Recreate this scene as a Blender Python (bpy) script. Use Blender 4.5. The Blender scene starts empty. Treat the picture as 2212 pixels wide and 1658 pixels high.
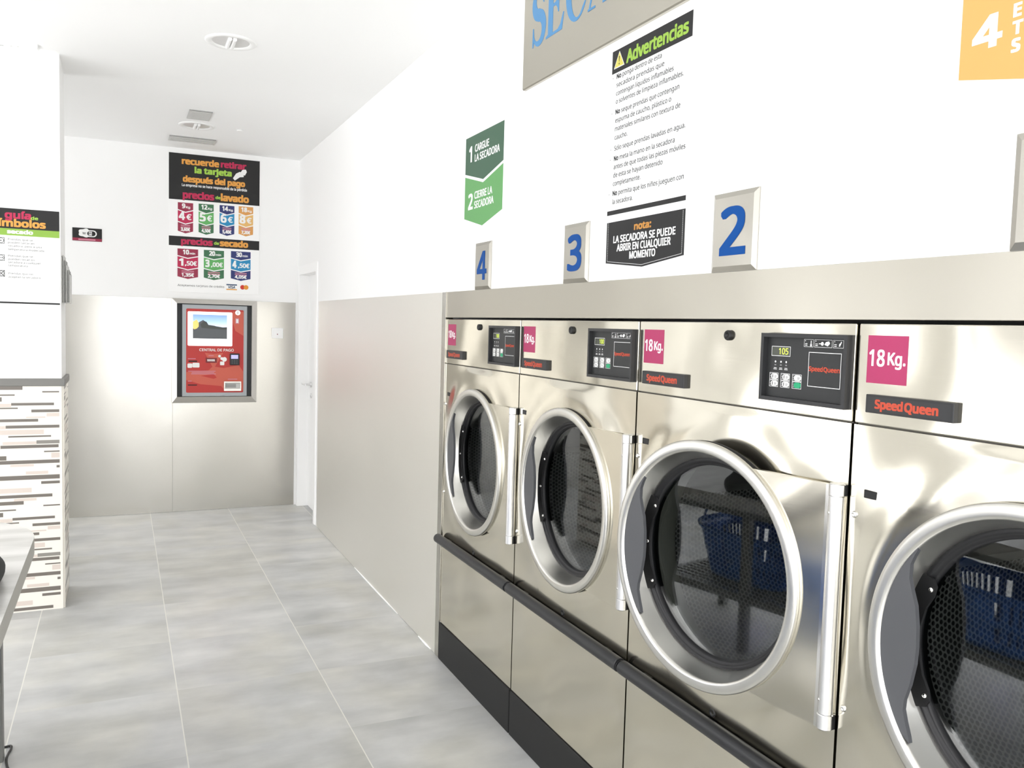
import bpy, bmesh, math, random, os
from mathutils import Matrix, Vector
from mathutils.geometry import tessellate_polygon

SC = bpy.context.scene
COL = SC.collection
R = math.radians
random.seed(7)

# ------------------------------------------------------------------ camera
XW = 1.3887          # plane of the dryer wall
YF = 7.4195          # plane of the far wall
ZC = 2.9552          # ceiling
ZS = 1.7525          # top of the steel cladding
CAM_H = 1.6
F_PX = 1832.07
yaw, pitch, roll = R(24.837), R(-3.8672), R(1.603)
fwd = Vector((math.sin(yaw) * math.cos(pitch), math.cos(yaw) * math.cos(pitch), math.sin(pitch)))
r0 = Vector((math.cos(yaw), -math.sin(yaw), 0))
u0 = r0.cross(fwd)
rt = math.cos(roll) * r0 + math.sin(roll) * u0
up = -math.sin(roll) * r0 + math.cos(roll) * u0
cam_d = bpy.data.cameras.new('camera')
cam_d.sensor_fit = 'HORIZONTAL'
cam_d.sensor_width = 36.0
cam_d.lens = F_PX / 2212 * 36.0
cam_d.clip_start = 0.02
cam = bpy.data.objects.new('camera', cam_d)
cam.matrix_world = Matrix(((rt.x, up.x, -fwd.x, 0), (rt.y, up.y, -fwd.y, 0), (rt.z, up.z, -fwd.z, CAM_H), (0, 0, 0, 1)))
COL.objects.link(cam)
SC.camera = cam

# ------------------------------------------------------------------ light
SC.view_settings.view_transform = 'Standard'
SC.view_settings.look = 'None'
SC.view_settings.gamma = 1.0
SC.view_settings.use_curve_mapping = False
SC.view_settings.exposure = 1.80
SC.cycles.use_denoising = True
SC.cycles.max_bounces = 14
SC.cycles.diffuse_bounces = 8
SC.cycles.glossy_bounces = 5
SC.cycles.transmission_bounces = 4
SC.cycles.transparent_max_bounces = 12
SC.cycles.sample_clamp_indirect = 6.0
world = bpy.data.worlds.new('overcast_daylight')
SC.world = world
world.use_nodes = True
bg = world.node_tree.nodes['Background']
bg.inputs['Color'].default_value = (1.0, 1.0, 1.0, 1)
bg.inputs['Strength'].default_value = 2.2
# bright overcast sky above a dimmer street: pale ground, darker house fronts along the horizon
_t = world.node_tree
_g = _t.nodes.new('ShaderNodeTexCoord')
_s = _t.nodes.new('ShaderNodeSeparateXYZ')
_t.links.new(_g.outputs['Generated'], _s.inputs[0])
_m = _t.nodes.new('ShaderNodeMapRange')
_m.inputs['From Min'].default_value, _m.inputs['From Max'].default_value = -1, 1
_t.links.new(_s.outputs[2], _m.inputs['Value'])
_r = _t.nodes.new('ShaderNodeValToRGB')
_e = _r.color_ramp.elements
for _k in range(4):
    _e.new(.5)
for _k, (_p, _v) in enumerate(((0, .62), (.46, .62), (.50, .34), (.56, .40), (.64, 1.10), (1., 1.35))):
    _e[_k].position = _p
    _e[_k].color = (_v, _v, _v * 1.015, 1)
_t.links.new(_m.outputs[0], _r.inputs[0])
_t.links.new(_r.outputs[0], bg.inputs['Color'])

# window openings (left glass front, the front behind the camera, an added rear one)
XL, YB = -3.3, -2.6
WIN_L = (-2.2, 4.9, 0.03, 2.60)      # y0, y1, z0, z1 on x = XL
FILL_OPEN = (5.70, 6.95, 0.12, 2.80)     # y0, y1, z0, z1 on x = XL, beyond the pillar; unseen, added to brighten the back
WIN_F = (-3.15, 1.25, 0.05, 2.88)    # x0, x1, z0, z1 on y = YB


def portal(name, loc, rot, sx, sy):
    l = bpy.data.lights.new(name, 'AREA')
    l.shape = 'RECTANGLE'
    l.size, l.size_y = sx, sy
    l.cycles.is_portal = True
    o = bpy.data.objects.new(name, l)
    o.location, o.rotation_euler = loc, rot
    COL.objects.link(o)


portal('window_daylight', (XL + .01, (WIN_L[0] + WIN_L[1]) / 2, (WIN_L[2] + WIN_L[3]) / 2), (R(90), 0, R(-90)), WIN_L[1] - WIN_L[0], WIN_L[3] - WIN_L[2])
portal('added_opening_daylight', (XL + .01, (FILL_OPEN[0] + FILL_OPEN[1]) / 2, (FILL_OPEN[2] + FILL_OPEN[3]) / 2), (R(90), 0, R(-90)), FILL_OPEN[1] - FILL_OPEN[0], FILL_OPEN[3] - FILL_OPEN[2])  # daylight through the added rear opening
portal('shopfront_daylight', ((WIN_F[0] + WIN_F[1]) / 2, YB + .01, (WIN_F[2] + WIN_F[3]) / 2), (R(90), 0, 0), WIN_F[1] - WIN_F[0], WIN_F[3] - WIN_F[2])


# ------------------------------------------------------------------ materials
def lin(c):
    return tuple((x / 12.92 if x <= .04045 else ((x + .055) / 1.055) ** 2.4) for x in (v / 255 for v in c))


def rgb(r, g, b, k=.8):
    return tuple(x * k for x in lin((r, g, b))) + (1,)


MATS = {}


def mat(name, color, rough=.5, metal=0., spec=.5, emit=None, estr=1., coat=0.):
    if name in MATS:
        return MATS[name]
    m = bpy.data.materials.new(name)
    m.use_nodes = True
    p = m.node_tree.nodes['Principled BSDF']
    p.inputs['Base Color'].default_value = color
    p.inputs['Roughness'].default_value = rough
    p.inputs['Metallic'].default_value = metal
    p.inputs['Specular IOR Level'].default_value = spec
    if coat:
        p.inputs['Coat Weight'].default_value = coat
        p.inputs['Coat Roughness'].default_value = .08
    if emit:
        p.inputs['Emission Color'].default_value = emit
        p.inputs['Emission Strength'].default_value = estr
    MATS[name] = m
    return m


class NT:
    """tiny helper for node trees"""

    def __init__(s, m):
        s.t = m.node_tree
        s.p = s.t.nodes['Principled BSDF']

    def n(s, typ, **kw):
        nd = s.t.nodes.new(typ)
        for k, v in kw.items():
            if k.startswith('i_'):
                key = k[2:]
                key = int(key) if key.isdigit() else key.replace('_', ' ')
                if hasattr(v, 'is_linked') or hasattr(v, 'links'):
                    s.t.links.new(v, nd.inputs[key])
                else:
                    nd.inputs[key].default_value = v
            else:
                setattr(nd, k, v)
        return nd

    def m(s, op, a, b=None, c=None):
        nd = s.t.nodes.new('ShaderNodeMath')
        nd.operation = op
        for i, v in enumerate((a, b, c)):
            if v is None:
                continue
            if isinstance(v, (int, float)):
                nd.inputs[i].default_value = v
            else:
                s.t.links.new(v, nd.inputs[i])
        return nd.outputs[0]

    def ramp(s, fac, stops, interp='LINEAR'):
        nd = s.t.nodes.new('ShaderNodeValToRGB')
        nd.color_ramp.interpolation = interp
        e = nd.color_ramp.elements
        while len(e) < len(stops):
            e.new(.5)
        for i, (pos, c) in enumerate(stops):
            e[i].position = pos
            e[i].color = c
        s.t.links.new(fac, nd.inputs[0])
        return nd.outputs[0]

    def mix(s, fac, a, b):
        nd = s.t.nodes.new('ShaderNodeMix')
        nd.data_type = 'RGBA'
        for sock, v in ((nd.inputs[0], fac), (nd.inputs[6], a), (nd.inputs[7], b)):
            if isinstance(v, (int, float, tuple)):
                sock.default_value = v
            else:
                s.t.links.new(v, sock)
        return nd.outputs[2]

    def link(s, a, b):
        s.t.links.new(a, b)


def steel(name, color, rough, aniso=.6, wave=.03, vert_stretch=True, wscale=2.2, grain=.04):
    m = mat(name, color, rough, 1.0)
    q = NT(m)
    q.p.inputs['Anisotropic'].default_value = aniso
    q.p.inputs['Anisotropic Rotation'].default_value = .25 if vert_stretch else 0.
    tg = q.n('ShaderNodeTangent', direction_type='RADIAL', axis='Z')
    q.link(tg.outputs[0], q.p.inputs['Tangent'])
    geo = q.n('ShaderNodeNewGeometry')
    mp = q.n('ShaderNodeMapping', i_Vector=geo.outputs['Position'])
    mp.inputs['Scale'].default_value = (5, 5, 500) if vert_stretch else (500, 500, 5)
    fine = q.n('ShaderNodeTexNoise', i_Vector=mp.outputs[0])
    fine.inputs['Scale'].default_value = 1.0
    fine.inputs['Detail'].default_value = 2
    rr = q.m('MULTIPLY_ADD', fine.outputs['Fac'], grain, rough - grain / 2)
    q.link(rr, q.p.inputs['Roughness'])
    low = q.n('ShaderNodeTexNoise', i_Vector=geo.outputs['Position'])
    low.inputs['Scale'].default_value = wscale
    low.inputs['Detail'].default_value = 1
    bp = q.n('ShaderNodeBump', i_Height=low.outputs['Fac'])
    bp.inputs['Strength'].default_value = 1.0
    bp.inputs['Distance'].default_value = wave
    q.link(bp.outputs[0], q.p.inputs['Normal'])
    return m


M_WHITE = mat('white_paint', (.90, .90, .895, 1), .55, spec=.3)
M_CEIL = mat('ceiling_paint', (.89, .89, .885, 1), .7, spec=.2)
M_STEEL = steel('brushed_steel', (.70, .665, .57, 1), .13, .6, .022)
M_STEELP = steel('satin_steel_cladding', (.545, .53, .49, 1), .24, .0, .004, grain=.01)
M_STEELR = steel('satin_steel_wall_sheet', (.90, .885, .84, 1), .46, .4, .006)
M_FASCIA = steel('brushed_steel_fascia', (.54, .515, .45, 1), .32, .65, .010, True)
M_TRIMST = steel('steel_trim', (.66, .64, .60, 1), .30, .3, .0)
M_PLATE = steel('number_plate_steel', (.50, .48, .43, 1), .30, .4, .0)
M_RING = mat('satin_silver', (.72, .71, .67, 1), .30, 1.0)
M_CHROME = mat('polished_steel', (.80, .79, .76, 1), .15, 1.0)
M_COLLAR = mat('zinc_collar', (.62, .59, .50, 1), .4, .3)
M_ALU = mat('anodised_aluminium', (.80, .80, .80, 1), .32, 1.0)
M_BLACK = mat('black_rubber', (.012, .012, .0125, 1), .45, spec=.35)
M_KICK = mat('black_vinyl_kick', (.018, .018, .018, 1), .55, spec=.25)
M_RAIL = mat('black_rail_plastic', (.016, .0165, .018, 1), .36, spec=.4)
M_DARK = mat('dark_cabinet_steel', (.10, .095, .085, 1), .5, .6)
M_GREYPL = mat('grey_plastic', (.075, .077, .083, 1), .45, spec=.4)
M_CTRL = mat('charcoal_plastic', (.026, .0265, .028, 1), .42, spec=.35)
M_CTRLF = mat('charcoal_keypad_film', (.024, .025, .0255, 1), .4, spec=.3)
M_INK = mat('white_ink', (.85, .85, .84, 1), .5)
M_GREYINK = mat('grey_ink', (.20, .20, .20, 1), .6)
M_BTN = mat('white_button', (.80, .80, .78, 1), .4)
M_BTNG = mat('green_button', rgb(20, 190, 130, 0.6), .4)
M_RED = mat('red_lettering', rgb(235, 85, 50, 0.55), .45)
M_MAG = mat('magenta_vinyl', rgb(216, 54, 120, 0.52), .45)
M_PRBLACK = mat('black_print', (.022, .022, .022, 1), .5, spec=.25)
M_PRGREY = mat('charcoal_print', (.018, .018, .0185, 1), .5, spec=.25)
M_PRTEXT = mat('dark_text_print', (.055, .055, .055, 1), .6)
M_PANELW = mat('white_sign_board', (.91, .91, .905, 1), .4)
M_GREEN1 = mat('dark_green_print', rgb(66, 112, 84, 0.60), .4)
M_GREEN2 = mat('light_green_print', rgb(116, 194, 112, 0.60), .4)
M_LIME = mat('lime_print', rgb(176, 222, 80, 0.60), .5)
M_LIMEF = mat('lime_far_print', rgb(176, 222, 80), .5)
M_ORNOTE = mat('orange_note_print', rgb(246, 172, 72, .55), .5)
M_LIME2 = mat('lime_band_print', rgb(150, 195, 70), .5)
M_ORANGE = mat('orange_print', rgb(246, 172, 72), .5)
M_AMBER = mat('amber_sign_print', rgb(246, 196, 112, 0.60), .45)
M_CRIM = mat('crimson_print', rgb(205, 30, 85), .5)
M_CRIM2 = mat('dark_crimson_print', rgb(165, 40, 75), .5)
M_NAVY = mat('navy_print', rgb(40, 52, 120), .5)
M_SKY = mat('sky_blue_print', rgb(30, 150, 205), .5)
M_PG1 = mat('price_dark_green', rgb(60, 120, 80), .5)
M_PG2 = mat('price_green', rgb(105, 190, 105), .5)
M_PO1 = mat('price_orange', rgb(238, 170, 90), .5)
M_PO2 = mat('price_light_orange', rgb(250, 200, 120), .5)
M_PINKLN = mat('pink_print', rgb(225, 150, 170), .5)
M_YEL = mat('warning_yellow', rgb(248, 238, 110, 0.60), .5)
M_BLUE = mat('blue_numeral', rgb(0, 96, 190, 0.5), .45, spec=.15)
M_BLUEL = mat('blue_letter_backing', rgb(92, 170, 232, 0.55), .4)
M_KRED = mat('kiosk_red', rgb(205, 48, 42), .4)
M_KRED2 = mat('kiosk_light_red', rgb(222, 100, 78), .4)
M_KDRED = mat('kiosk_dark_red', rgb(130, 12, 22), .4)
M_KGREY = mat('kiosk_grey', rgb(192, 198, 202), .45)
M_NICHE = mat('niche_black', (.03, .033, .036, 1), .6)
M_GASK = mat('glass_gasket', (.012, .012, .013, 1), .45, spec=.35)
M_LEAF = mat('white_door_paint', (.92, .92, .915, 1), .35)
M_BASKET = mat('blue_basket_plastic', (.05, .16, .50, 1), .28)
M_TOPE = mat('table_edge_laminate', (.40, .39, .36, 1), .4)
M_TLEG = mat('table_leg_metal', (.22, .22, .21, 1), .45, .3)
M_BAG = mat('black_fabric', (.02, .021, .023, 1), .8)
M_CABLE = mat('black_cable', (.02, .02, .02, 1), .5)
M_SILL = mat('grey_sill', (.19, .187, .175, 1), .5)
M_REFL = mat('lamp_reflector', (.70, .70, .69, 1), .35, .3)
M_LAMP = mat('lamp_tube', (.86, .86, .85, 1), .4)
M_VENT = mat('vent_grey', (.62, .62, .60, 1), .5)
M_VENTD = mat('vent_dark', (.36, .36, .35, 1), .6)
M_ACRYL = mat('grey_acrylic', (.42, .42, .40, 1), .3)
M_ACRYLD = mat('leaflet_paper', (.30, .30, .29, 1), .6)
M_MCR = mat('card_red', rgb(225, 50, 30), .5)
M_MCO = mat('card_orange', rgb(248, 160, 40), .5)
M_VISAB = mat('card_blue', rgb(30, 70, 110), .5)
M_LCD = mat('lcd_window', (.045, .05, .035, 1), .25)
M_LCDD = mat('lcd_digit', (.5, .62, .05, 1), .4, emit=(.62, .72, .12, 1), estr=.16)
M_SCRW = mat('screen_white', (.6, .6, .6, 1), .3, emit=(1, 1, 1, 1), estr=.55)
M_LILAC = mat('reader_screen', (.4, .38, .8, 1), .3, emit=(.42, .40, .85, 1), estr=.2)

# floor tiles -------------------------------------------------------
M_FLOOR = mat('grey_stone_tiles', (.4, .4, .4, 1), .32, spec=.45)
q = NT(M_FLOOR)
geo = q.n('ShaderNodeNewGeometry')
sep = q.n('ShaderNodeSeparateXYZ', i_Vector=geo.outputs['Position'])
TX, TY = .606, .6
ux = q.m('DIVIDE', q.m('SUBTRACT', sep.outputs[0], .8234), TX)
uy = q.m('DIVIDE', q.m('SUBTRACT', sep.outputs[1], 3.2097), TY)
ix, iy = q.m('FLOOR', ux), q.m('FLOOR', uy)
fx, fy = q.m('FRACT', ux), q.m('FRACT', uy)
ex = q.m('MULTIPLY', q.m('MINIMUM', fx, q.m('SUBTRACT', 1.0, fx)), TX)
ey = q.m('MULTIPLY', q.m('MINIMUM', fy, q.m('SUBTRACT', 1.0, fy)), TY)
gx = q.m('LESS_THAN', ex, .0022)
gy = q.m('LESS_THAN', ey, .0010)
cid = q.n('ShaderNodeCombineXYZ', i_0=ix, i_1=iy)
wn = q.n('ShaderNodeTexWhiteNoise', noise_dimensions='3D', i_Vector=cid.outputs[0])
off = q.n('ShaderNodeVectorMath', operation='SCALE', i_0=wn.outputs['Color'])
off.inputs['Scale'].default_value = 40.
addv = q.n('ShaderNodeVectorMath', operation='ADD', i_0=geo.outputs['Position'], i_1=off.outputs[0])
mp = q.n('ShaderNodeMapping', i_Vector=addv.outputs[0])
mp.inputs['Scale'].default_value = (1.6, 4.2, 1)
n1 = q.n('ShaderNodeTexNoise', i_Vector=mp.outputs[0])
n1.inputs['Scale'].default_value = 1.3
n1.inputs['Detail'].default_value = 6
n1.inputs['Roughness'].default_value = .55
n2 = q.n('ShaderNodeTexNoise', i_Vector=addv.outputs[0])
n2.inputs['Scale'].default_value = 4.5
n2.inputs['Detail'].default_value = 5
n3 = q.n('ShaderNodeTexNoise', i_Vector=addv.outputs[0])
n3.inputs['Scale'].default_value = 2.4
tone = q.m('ADD', q.m('MULTIPLY', n1.outputs['Fac'], .58), q.m('MULTIPLY', n2.outputs['Fac'], .42))
tone = q.m('ADD', tone, q.m('MULTIPLY', q.m('SUBTRACT', wn.outputs['Value'], .5), .07))
c1 = q.ramp(tone, [(.33, (.36, .365, .36, 1)), (.5, (.47, .475, .47, 1)), (.66, (.58, .58, .57, 1))])
warm = q.ramp(n3.outputs['Fac'], [(.42, (1, 1, 1.0, 1)), (.66, (1.0, .985, .93, 1))])
mul = q.n('ShaderNodeMix', data_type='RGBA', blend_type='MULTIPLY')
mul.inputs[0].default_value = 1
q.link(c1, mul.inputs[6])
q.link(warm, mul.inputs[7])
cg = q.mix(gx, mul.outputs[2], (.66, .65, .60, 1))
cg2 = q.mix(q.m('MULTIPLY', gy, .7), cg, (.52, .52, .49, 1))
q.link(cg2, q.p.inputs['Base Color'])
q.link(q.m('MULTIPLY_ADD', n2.outputs['Fac'], .18, .26), q.p.inputs['Roughness'])

# table laminate ----------------------------------------------------
M_TTOP = mat('pale_stone_laminate', (.6, .6, .58, 1), .3)
q = NT(M_TTOP)
geo = q.n('ShaderNodeNewGeometry')
mp = q.n('ShaderNodeMapping', i_Vector=geo.outputs['Position'])
mp.inputs['Scale'].default_value = (1.5, 7, 1)
n1 = q.n('ShaderNodeTexNoise', i_Vector=mp.outputs[0])
n1.inputs['Scale'].default_value = 1.6
n1.inputs['Detail'].default_value = 5
q.link(q.ramp(n1.outputs['Fac'], [(.35, (.46, .455, .43, 1)), (.62, (.66, .65, .63, 1))]), q.p.inputs['Base Color'])

# perforated drum ---------------------------------------------------
M_DRUM = mat('perforated_steel', (.5, .5, .48, 1), .30, 1.0)
q = NT(M_DRUM)
uv = q.n('ShaderNodeUVMap')
uv.uv_map = 'UVMap'
sep = q.n('ShaderNodeSeparateXYZ', i_Vector=uv.outputs[0])
PA = .0145
PB = PA * math.sqrt(3)


def lattice(ou, ov):
    a = q.m('DIVIDE', q.m('ADD', sep.outputs[0], ou), PA)
    b = q.m('DIVIDE', q.m('ADD', sep.outputs[1], ov), PB)
    da = q.m('MULTIPLY', q.m('SUBTRACT', q.m('FRACT', a), .5), PA)
    db = q.m('MULTIPLY', q.m('SUBTRACT', q.m('FRACT', b), .5), PB)
    return q.m('SQRT', q.m('ADD', q.m('MULTIPLY', da, da), q.m('MULTIPLY', db, db)))


dmin = q.m('MINIMUM', lattice(10, 10), lattice(10 + PA / 2, 10 + PB / 2))
hole = q.m('LESS_THAN', dmin, .0051)
q.link(q.mix(hole, (.84, .82, .77, 1), (.006, .006, .006, 1)), q.p.inputs['Base Color'])
q.link(q.m('MULTIPLY', q.m('SUBTRACT', 1.0, hole), .35), q.p.inputs['Metallic'])
q.link(q.m('MULTIPLY_ADD', hole, .4, .42), q.p.inputs['Roughness'])

# door glass --------------------------------------------------------
M_GLASS = bpy.data.materials.new('tinted_door_glass')
M_GLASS.use_nodes = True
t = M_GLASS.node_tree
t.nodes.clear()
o_ = t.nodes.new('ShaderNodeOutputMaterial')
mx = t.nodes.new('ShaderNodeMixShader')
tr = t.nodes.new('ShaderNodeBsdfTransparent')
tr.inputs[0].default_value = (.56, .58, .58, 1)
gl = t.nodes.new('ShaderNodeBsdfGlossy')
gl.inputs['Color'].default_value = (.92, .93, .95, 1)
gl.inputs['Roughness'].default_value = .0
_geo = t.nodes.new('ShaderNodeNewGeometry')
_dot = t.nodes.new('ShaderNodeVectorMath')
_dot.operation = 'DOT_PRODUCT'
t.links.new(_geo.outputs['Normal'], _dot.inputs[0])
t.links.new(_geo.outputs['Incoming'], _dot.inputs[1])


def _math(op, a, b_=None):
    nd = t.nodes.new('ShaderNodeMath')
    nd.operation = op
    for k, v in enumerate((a, b_)):
        if v is None:
            continue
        if isinstance(v, (int, float)):
            nd.inputs[k].default_value = v
        else:
            t.links.new(v, nd.inputs[k])
    return nd.outputs[0]


# Schlick reflectance, the same from both sides of the pane
_c = _math('SUBTRACT', 1.0, _math('ABSOLUTE', _dot.outputs['Value']))
_f = _math('ADD', _math('MULTIPLY', _math('POWER', _c, 5.0), .90), .10)
t.links.new(_f, mx.inputs[0])
t.links.new(tr.outputs[0], mx.inputs[1])
t.links.new(gl.outputs[0], mx.inputs[2])
t.links.new(mx.outputs[0], o_.inputs[0])

# kiosk screen picture sky ------------------------------------------
M_SKYPIC = mat('screen_sky', (.2, .3, .6, 1), .3)
q = NT(M_SKYPIC)
uv = q.n('ShaderNodeUVMap')
uv.uv_map = 'UVMap'
sep = q.n('ShaderNodeSeparateXYZ', i_Vector=uv.outputs[0])
cr = q.ramp(sep.outputs[1], [(.25, (.95, .70, .42, 1)), (.50, (.92, .95, 1, 1)), (.75, (.40, .62, .95, 1)), (1., (.14, .26, .72, 1))])
q.link(cr, q.p.inputs['Emission Color'])
q.p.inputs['Emission Strength'].default_value = .26
M_HILL = mat('screen_hill', (.05, .055, .06, 1), .3, emit=(.10, .11, .12, 1), estr=.10)
M_HILL2 = mat('screen_wood', (.03, .035, .03, 1), .3, emit=(.04, .05, .04, 1), estr=.06)
M_GLOW = mat('screen_lit_tower', (.7, .45, .12, 1), .3, emit=(.9, .55, .14, 1), estr=.22)


# ------------------------------------------------------------------ mesh helpers
RX90 = Matrix.Rotation(R(90), 4, 'X')
RZM = Matrix.Rotation(R(-90), 4, 'Z')
I4 = Matrix.Identity(4)


def T(x, y, z):
    return Matrix.Translation((x, y, z))


class MB:
    def __init__(s):
        s.v, s.f, s.mi, s.sm, s.mats = [], [], [], [], []
        s.uv = {}
        s.xf = I4

    def mid(s, m):
        if m not in s.mats:
            s.mats.append(m)
        return s.mats.index(m)

    def add(s, vs, fs, m, smooth=False, uvs=None):
        b = len(s.v)
        s.v += [tuple(s.xf @ Vector(v)) for v in vs]
        k = s.mid(m)
        for i, f in enumerate(fs):
            if uvs:
                s.uv[len(s.f)] = [uvs[i][j] for j in range(len(f))]
            s.f.append([b + i2 for i2 in f])
            s.mi.append(k)
            s.sm.append(smooth)

    def box(s, x0, x1, y0, y1, z0, z1, m, bev=0., seg=2):
        x0, x1 = min(x0, x1), max(x0, x1)
        y0, y1 = min(y0, y1), max(y0, y1)
        z0, z1 = min(z0, z1), max(z0, z1)
        if bev <= 0:
            vs = [(x, y, z) for z in (z0, z1) for y in (y0, y1) for x in (x0, x1)]
            s.add(vs, [(0, 2, 3, 1), (4, 5, 7, 6), (0, 1, 5, 4), (2, 6, 7, 3), (0, 4, 6, 2), (1, 3, 7, 5)], m)
            return
        bm = bmesh.new()
        bmesh.ops.create_cube(bm, size=1)
        for v in bm.verts:
            v.co = Vector(((v.co.x + .5) * (x1 - x0) + x0, (v.co.y + .5) * (y1 - y0) + y0, (v.co.z + .5) * (z1 - z0) + z0))
        bmesh.ops.bevel(bm, geom=list(bm.edges), offset=bev, segments=seg, profile=.5, affect='EDGES')
        bm.verts.index_update()
        s.add([v.co[:] for v in bm.verts], [[v.index for v in f.verts] for f in bm.faces], m, False)
        bm.free()

    def rect(s, x0, x1, y0, y1, z, m, uv=False):
        s.add([(x0, y0, z), (x1, y0, z), (x1, y1, z), (x0, y1, z)], [(0, 1, 2, 3)], m, uvs=[[(0, 0), (1, 0), (1, 1), (0, 1)]] if uv else None)

    def outline(s, x0, x1, y0, y1, z, w, m):
        s.rect(x0, x1, y1 - w, y1, z, m)
        s.rect(x0, x1, y0, y0 + w, z, m)
        s.rect(x0, x0 + w, y0 + w, y1 - w, z, m)
        s.rect(x1 - w, x1, y0 + w, y1 - w, z, m)

    def poly(s, pts, z, m):
        tr_ = tessellate_polygon([[Vector((p[0], p[1], 0)) for p in pts]])
        fs = []
        for a, b, c in tr_:
            A, B, C_ = pts[a], pts[b], pts[c]
            cr_ = (B[0] - A[0]) * (C_[1] - A[1]) - (B[1] - A[1]) * (C_[0] - A[0])
            fs.append((a, b, c) if cr_ > 0 else (a, c, b))
        s.add([(p[0], p[1], z) for p in pts], fs, m)

    def prism(s, pts, z0, z1, m, smooth=False):
        """extruded outline (counter-clockwise) in x,y from z0 up to z1"""
        area = sum(pts[i][0] * pts[(i + 1) % len(pts)][1] - pts[(i + 1) % len(pts)][0] * pts[i][1] for i in range(len(pts)))
        if area < 0:
            pts = pts[::-1]
        s.poly(pts, z1, m)
        n = len(pts)
        tr_ = tessellate_polygon([[Vector((p[0], p[1], 0)) for p in pts]])
        fs = []
        for a, b, c in tr_:
            A, B, C_ = pts[a], pts[b], pts[c]
            cr_ = (B[0] - A[0]) * (C_[1] - A[1]) - (B[1] - A[1]) * (C_[0] - A[0])
            fs.append((a, c, b) if cr_ > 0 else (a, b, c))
        s.add([(p[0], p[1], z0) for p in pts], fs, m)
        s.add([(p[0], p[1], z0) for p in pts] + [(p[0], p[1], z1) for p in pts],
              [(i, (i + 1) % n, n + (i + 1) % n, n + i) for i in range(n)], m, smooth)

    def lathe(s, prof, m, seg=72, closed=False, smooth=True, uvscale=None):
        """prof = (radius, height) about local z"""
        n = len(prof)
        vs = []
        for i in range(seg):
            a = 2 * math.pi * i / seg
            vs += [(r * math.cos(a), r * math.sin(a), h) for r, h in prof]
        fs, uvs = [], []
        for i in range(seg):
            j = (i + 1) % seg
            for k in range(n if closed else n - 1):
                l = (k + 1) % n
                fs.append((i * n + k, j * n + k, j * n + l, i * n + l))
                if uvscale:
                    A0, A1 = 2 * math.pi * i / seg * uvscale, 2 * math.pi * (i + 1) / seg * uvscale
                    uvs.append([(A0, prof[k][1]), (A1, prof[k][1]), (A1, prof[l][1]), (A0, prof[l][1])])
        s.add(vs, fs, m, smooth, uvs if uvscale else None)

    def disc(s, r, z, m, seg=64, uv=False, flip=False):
        vs = [(r * math.cos(2 * math.pi * i / seg), r * math.sin(2 * math.pi * i / seg), z) for i in range(seg)]
        f = tuple(range(seg))
        if flip:
            f = f[::-1]
        s.add(vs, [f], m, uvs=[[(vs[i][0], vs[i][1]) for i in f]] if uv else None)

    def cyl(s, r, z0, z1, m, seg=32, bev=0.):
        if bev:
            pr = [(0, z0), (r - bev, z0), (r, z0 + bev), (r, z1 - bev), (r - bev, z1), (0, z1)]
        else:
            pr = [(0, z0), (r, z0), (r, z1), (0, z1)]
        n = len(pr)
        for k in range(n - 1):
            s.lathe([pr[k], pr[k + 1]], m, seg, smooth=(k == 2 if bev else k == 1))

    def tube(s, pts, r, m, seg=10, closed=False):
        P = [Vector(p) for p in pts]
        n = len(P)
        vs = []
        prev = None
        for i in range(n):
            if closed:
                d = P[(i + 1) % n] - P[i - 1]
            else:
                d = P[min(i + 1, n - 1)] - P[max(i - 1, 0)]
            d.normalize()
            a = prev if prev is not None else (Vector((0, 0, 1)) if abs(d.z) < .9 else Vector((1, 0, 0)))
            x = (a - d * a.dot(d)).normalized()
            prev = x
            y = d.cross(x)
            rr = r[i] if isinstance(r, (list, tuple)) else r
            for k in range(seg):
                t_ = 2 * math.pi * k / seg
                vs.append(tuple(P[i] + x * rr * math.cos(t_) + y * rr * math.sin(t_)))
        fs = []
        for i in range(n if closed else n - 1):
            j = (i + 1) % n
            for k in range(seg):
                l = (k + 1) % seg
                fs.append((i * seg + k, i * seg + l, j * seg + l, j * seg + k))
        s.add(vs, fs, m, True)
        if not closed:
            s.add([vs[k] for k in range(seg)], [tuple(range(seg))[::-1]], m)
            s.add([vs[(n - 1) * seg + k] for k in range(seg)], [tuple(range(seg))], m)

    def build(s, name, parent=None, mw=None):
        me = bpy.data.meshes.new(name)
        me.from_pydata(s.v, [], s.f)
        for m in s.mats:
            me.materials.append(m)
        me.polygons.foreach_set('material_index', s.mi)
        me.polygons.foreach_set('use_smooth', s.sm)
        if s.uv:
            l = me.uv_layers.new(name='UVMap')
            for i, uvs in s.uv.items():
                for j, li in enumerate(me.polygons[i].loop_indices):
                    l.data[li].uv = uvs[j]
        me.update()
        o = bpy.data.objects.new(name, me)
        COL.objects.link(o)
        if parent is not None:
            o.parent = parent
        if mw is not None:
            o.matrix_local = mw
        return o


# text ---------------------------------------------------------------
FONT = None
try:
    fp = os.path.join(bpy.utils.resource_path('LOCAL'), 'datafiles', 'fonts', 'NotoSansHebrew-Regular.woff2')
    if os.path.exists(fp):
        FONT = bpy.data.fonts.load(fp)
except Exception:
    FONT = None
TCACHE = {}


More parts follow.
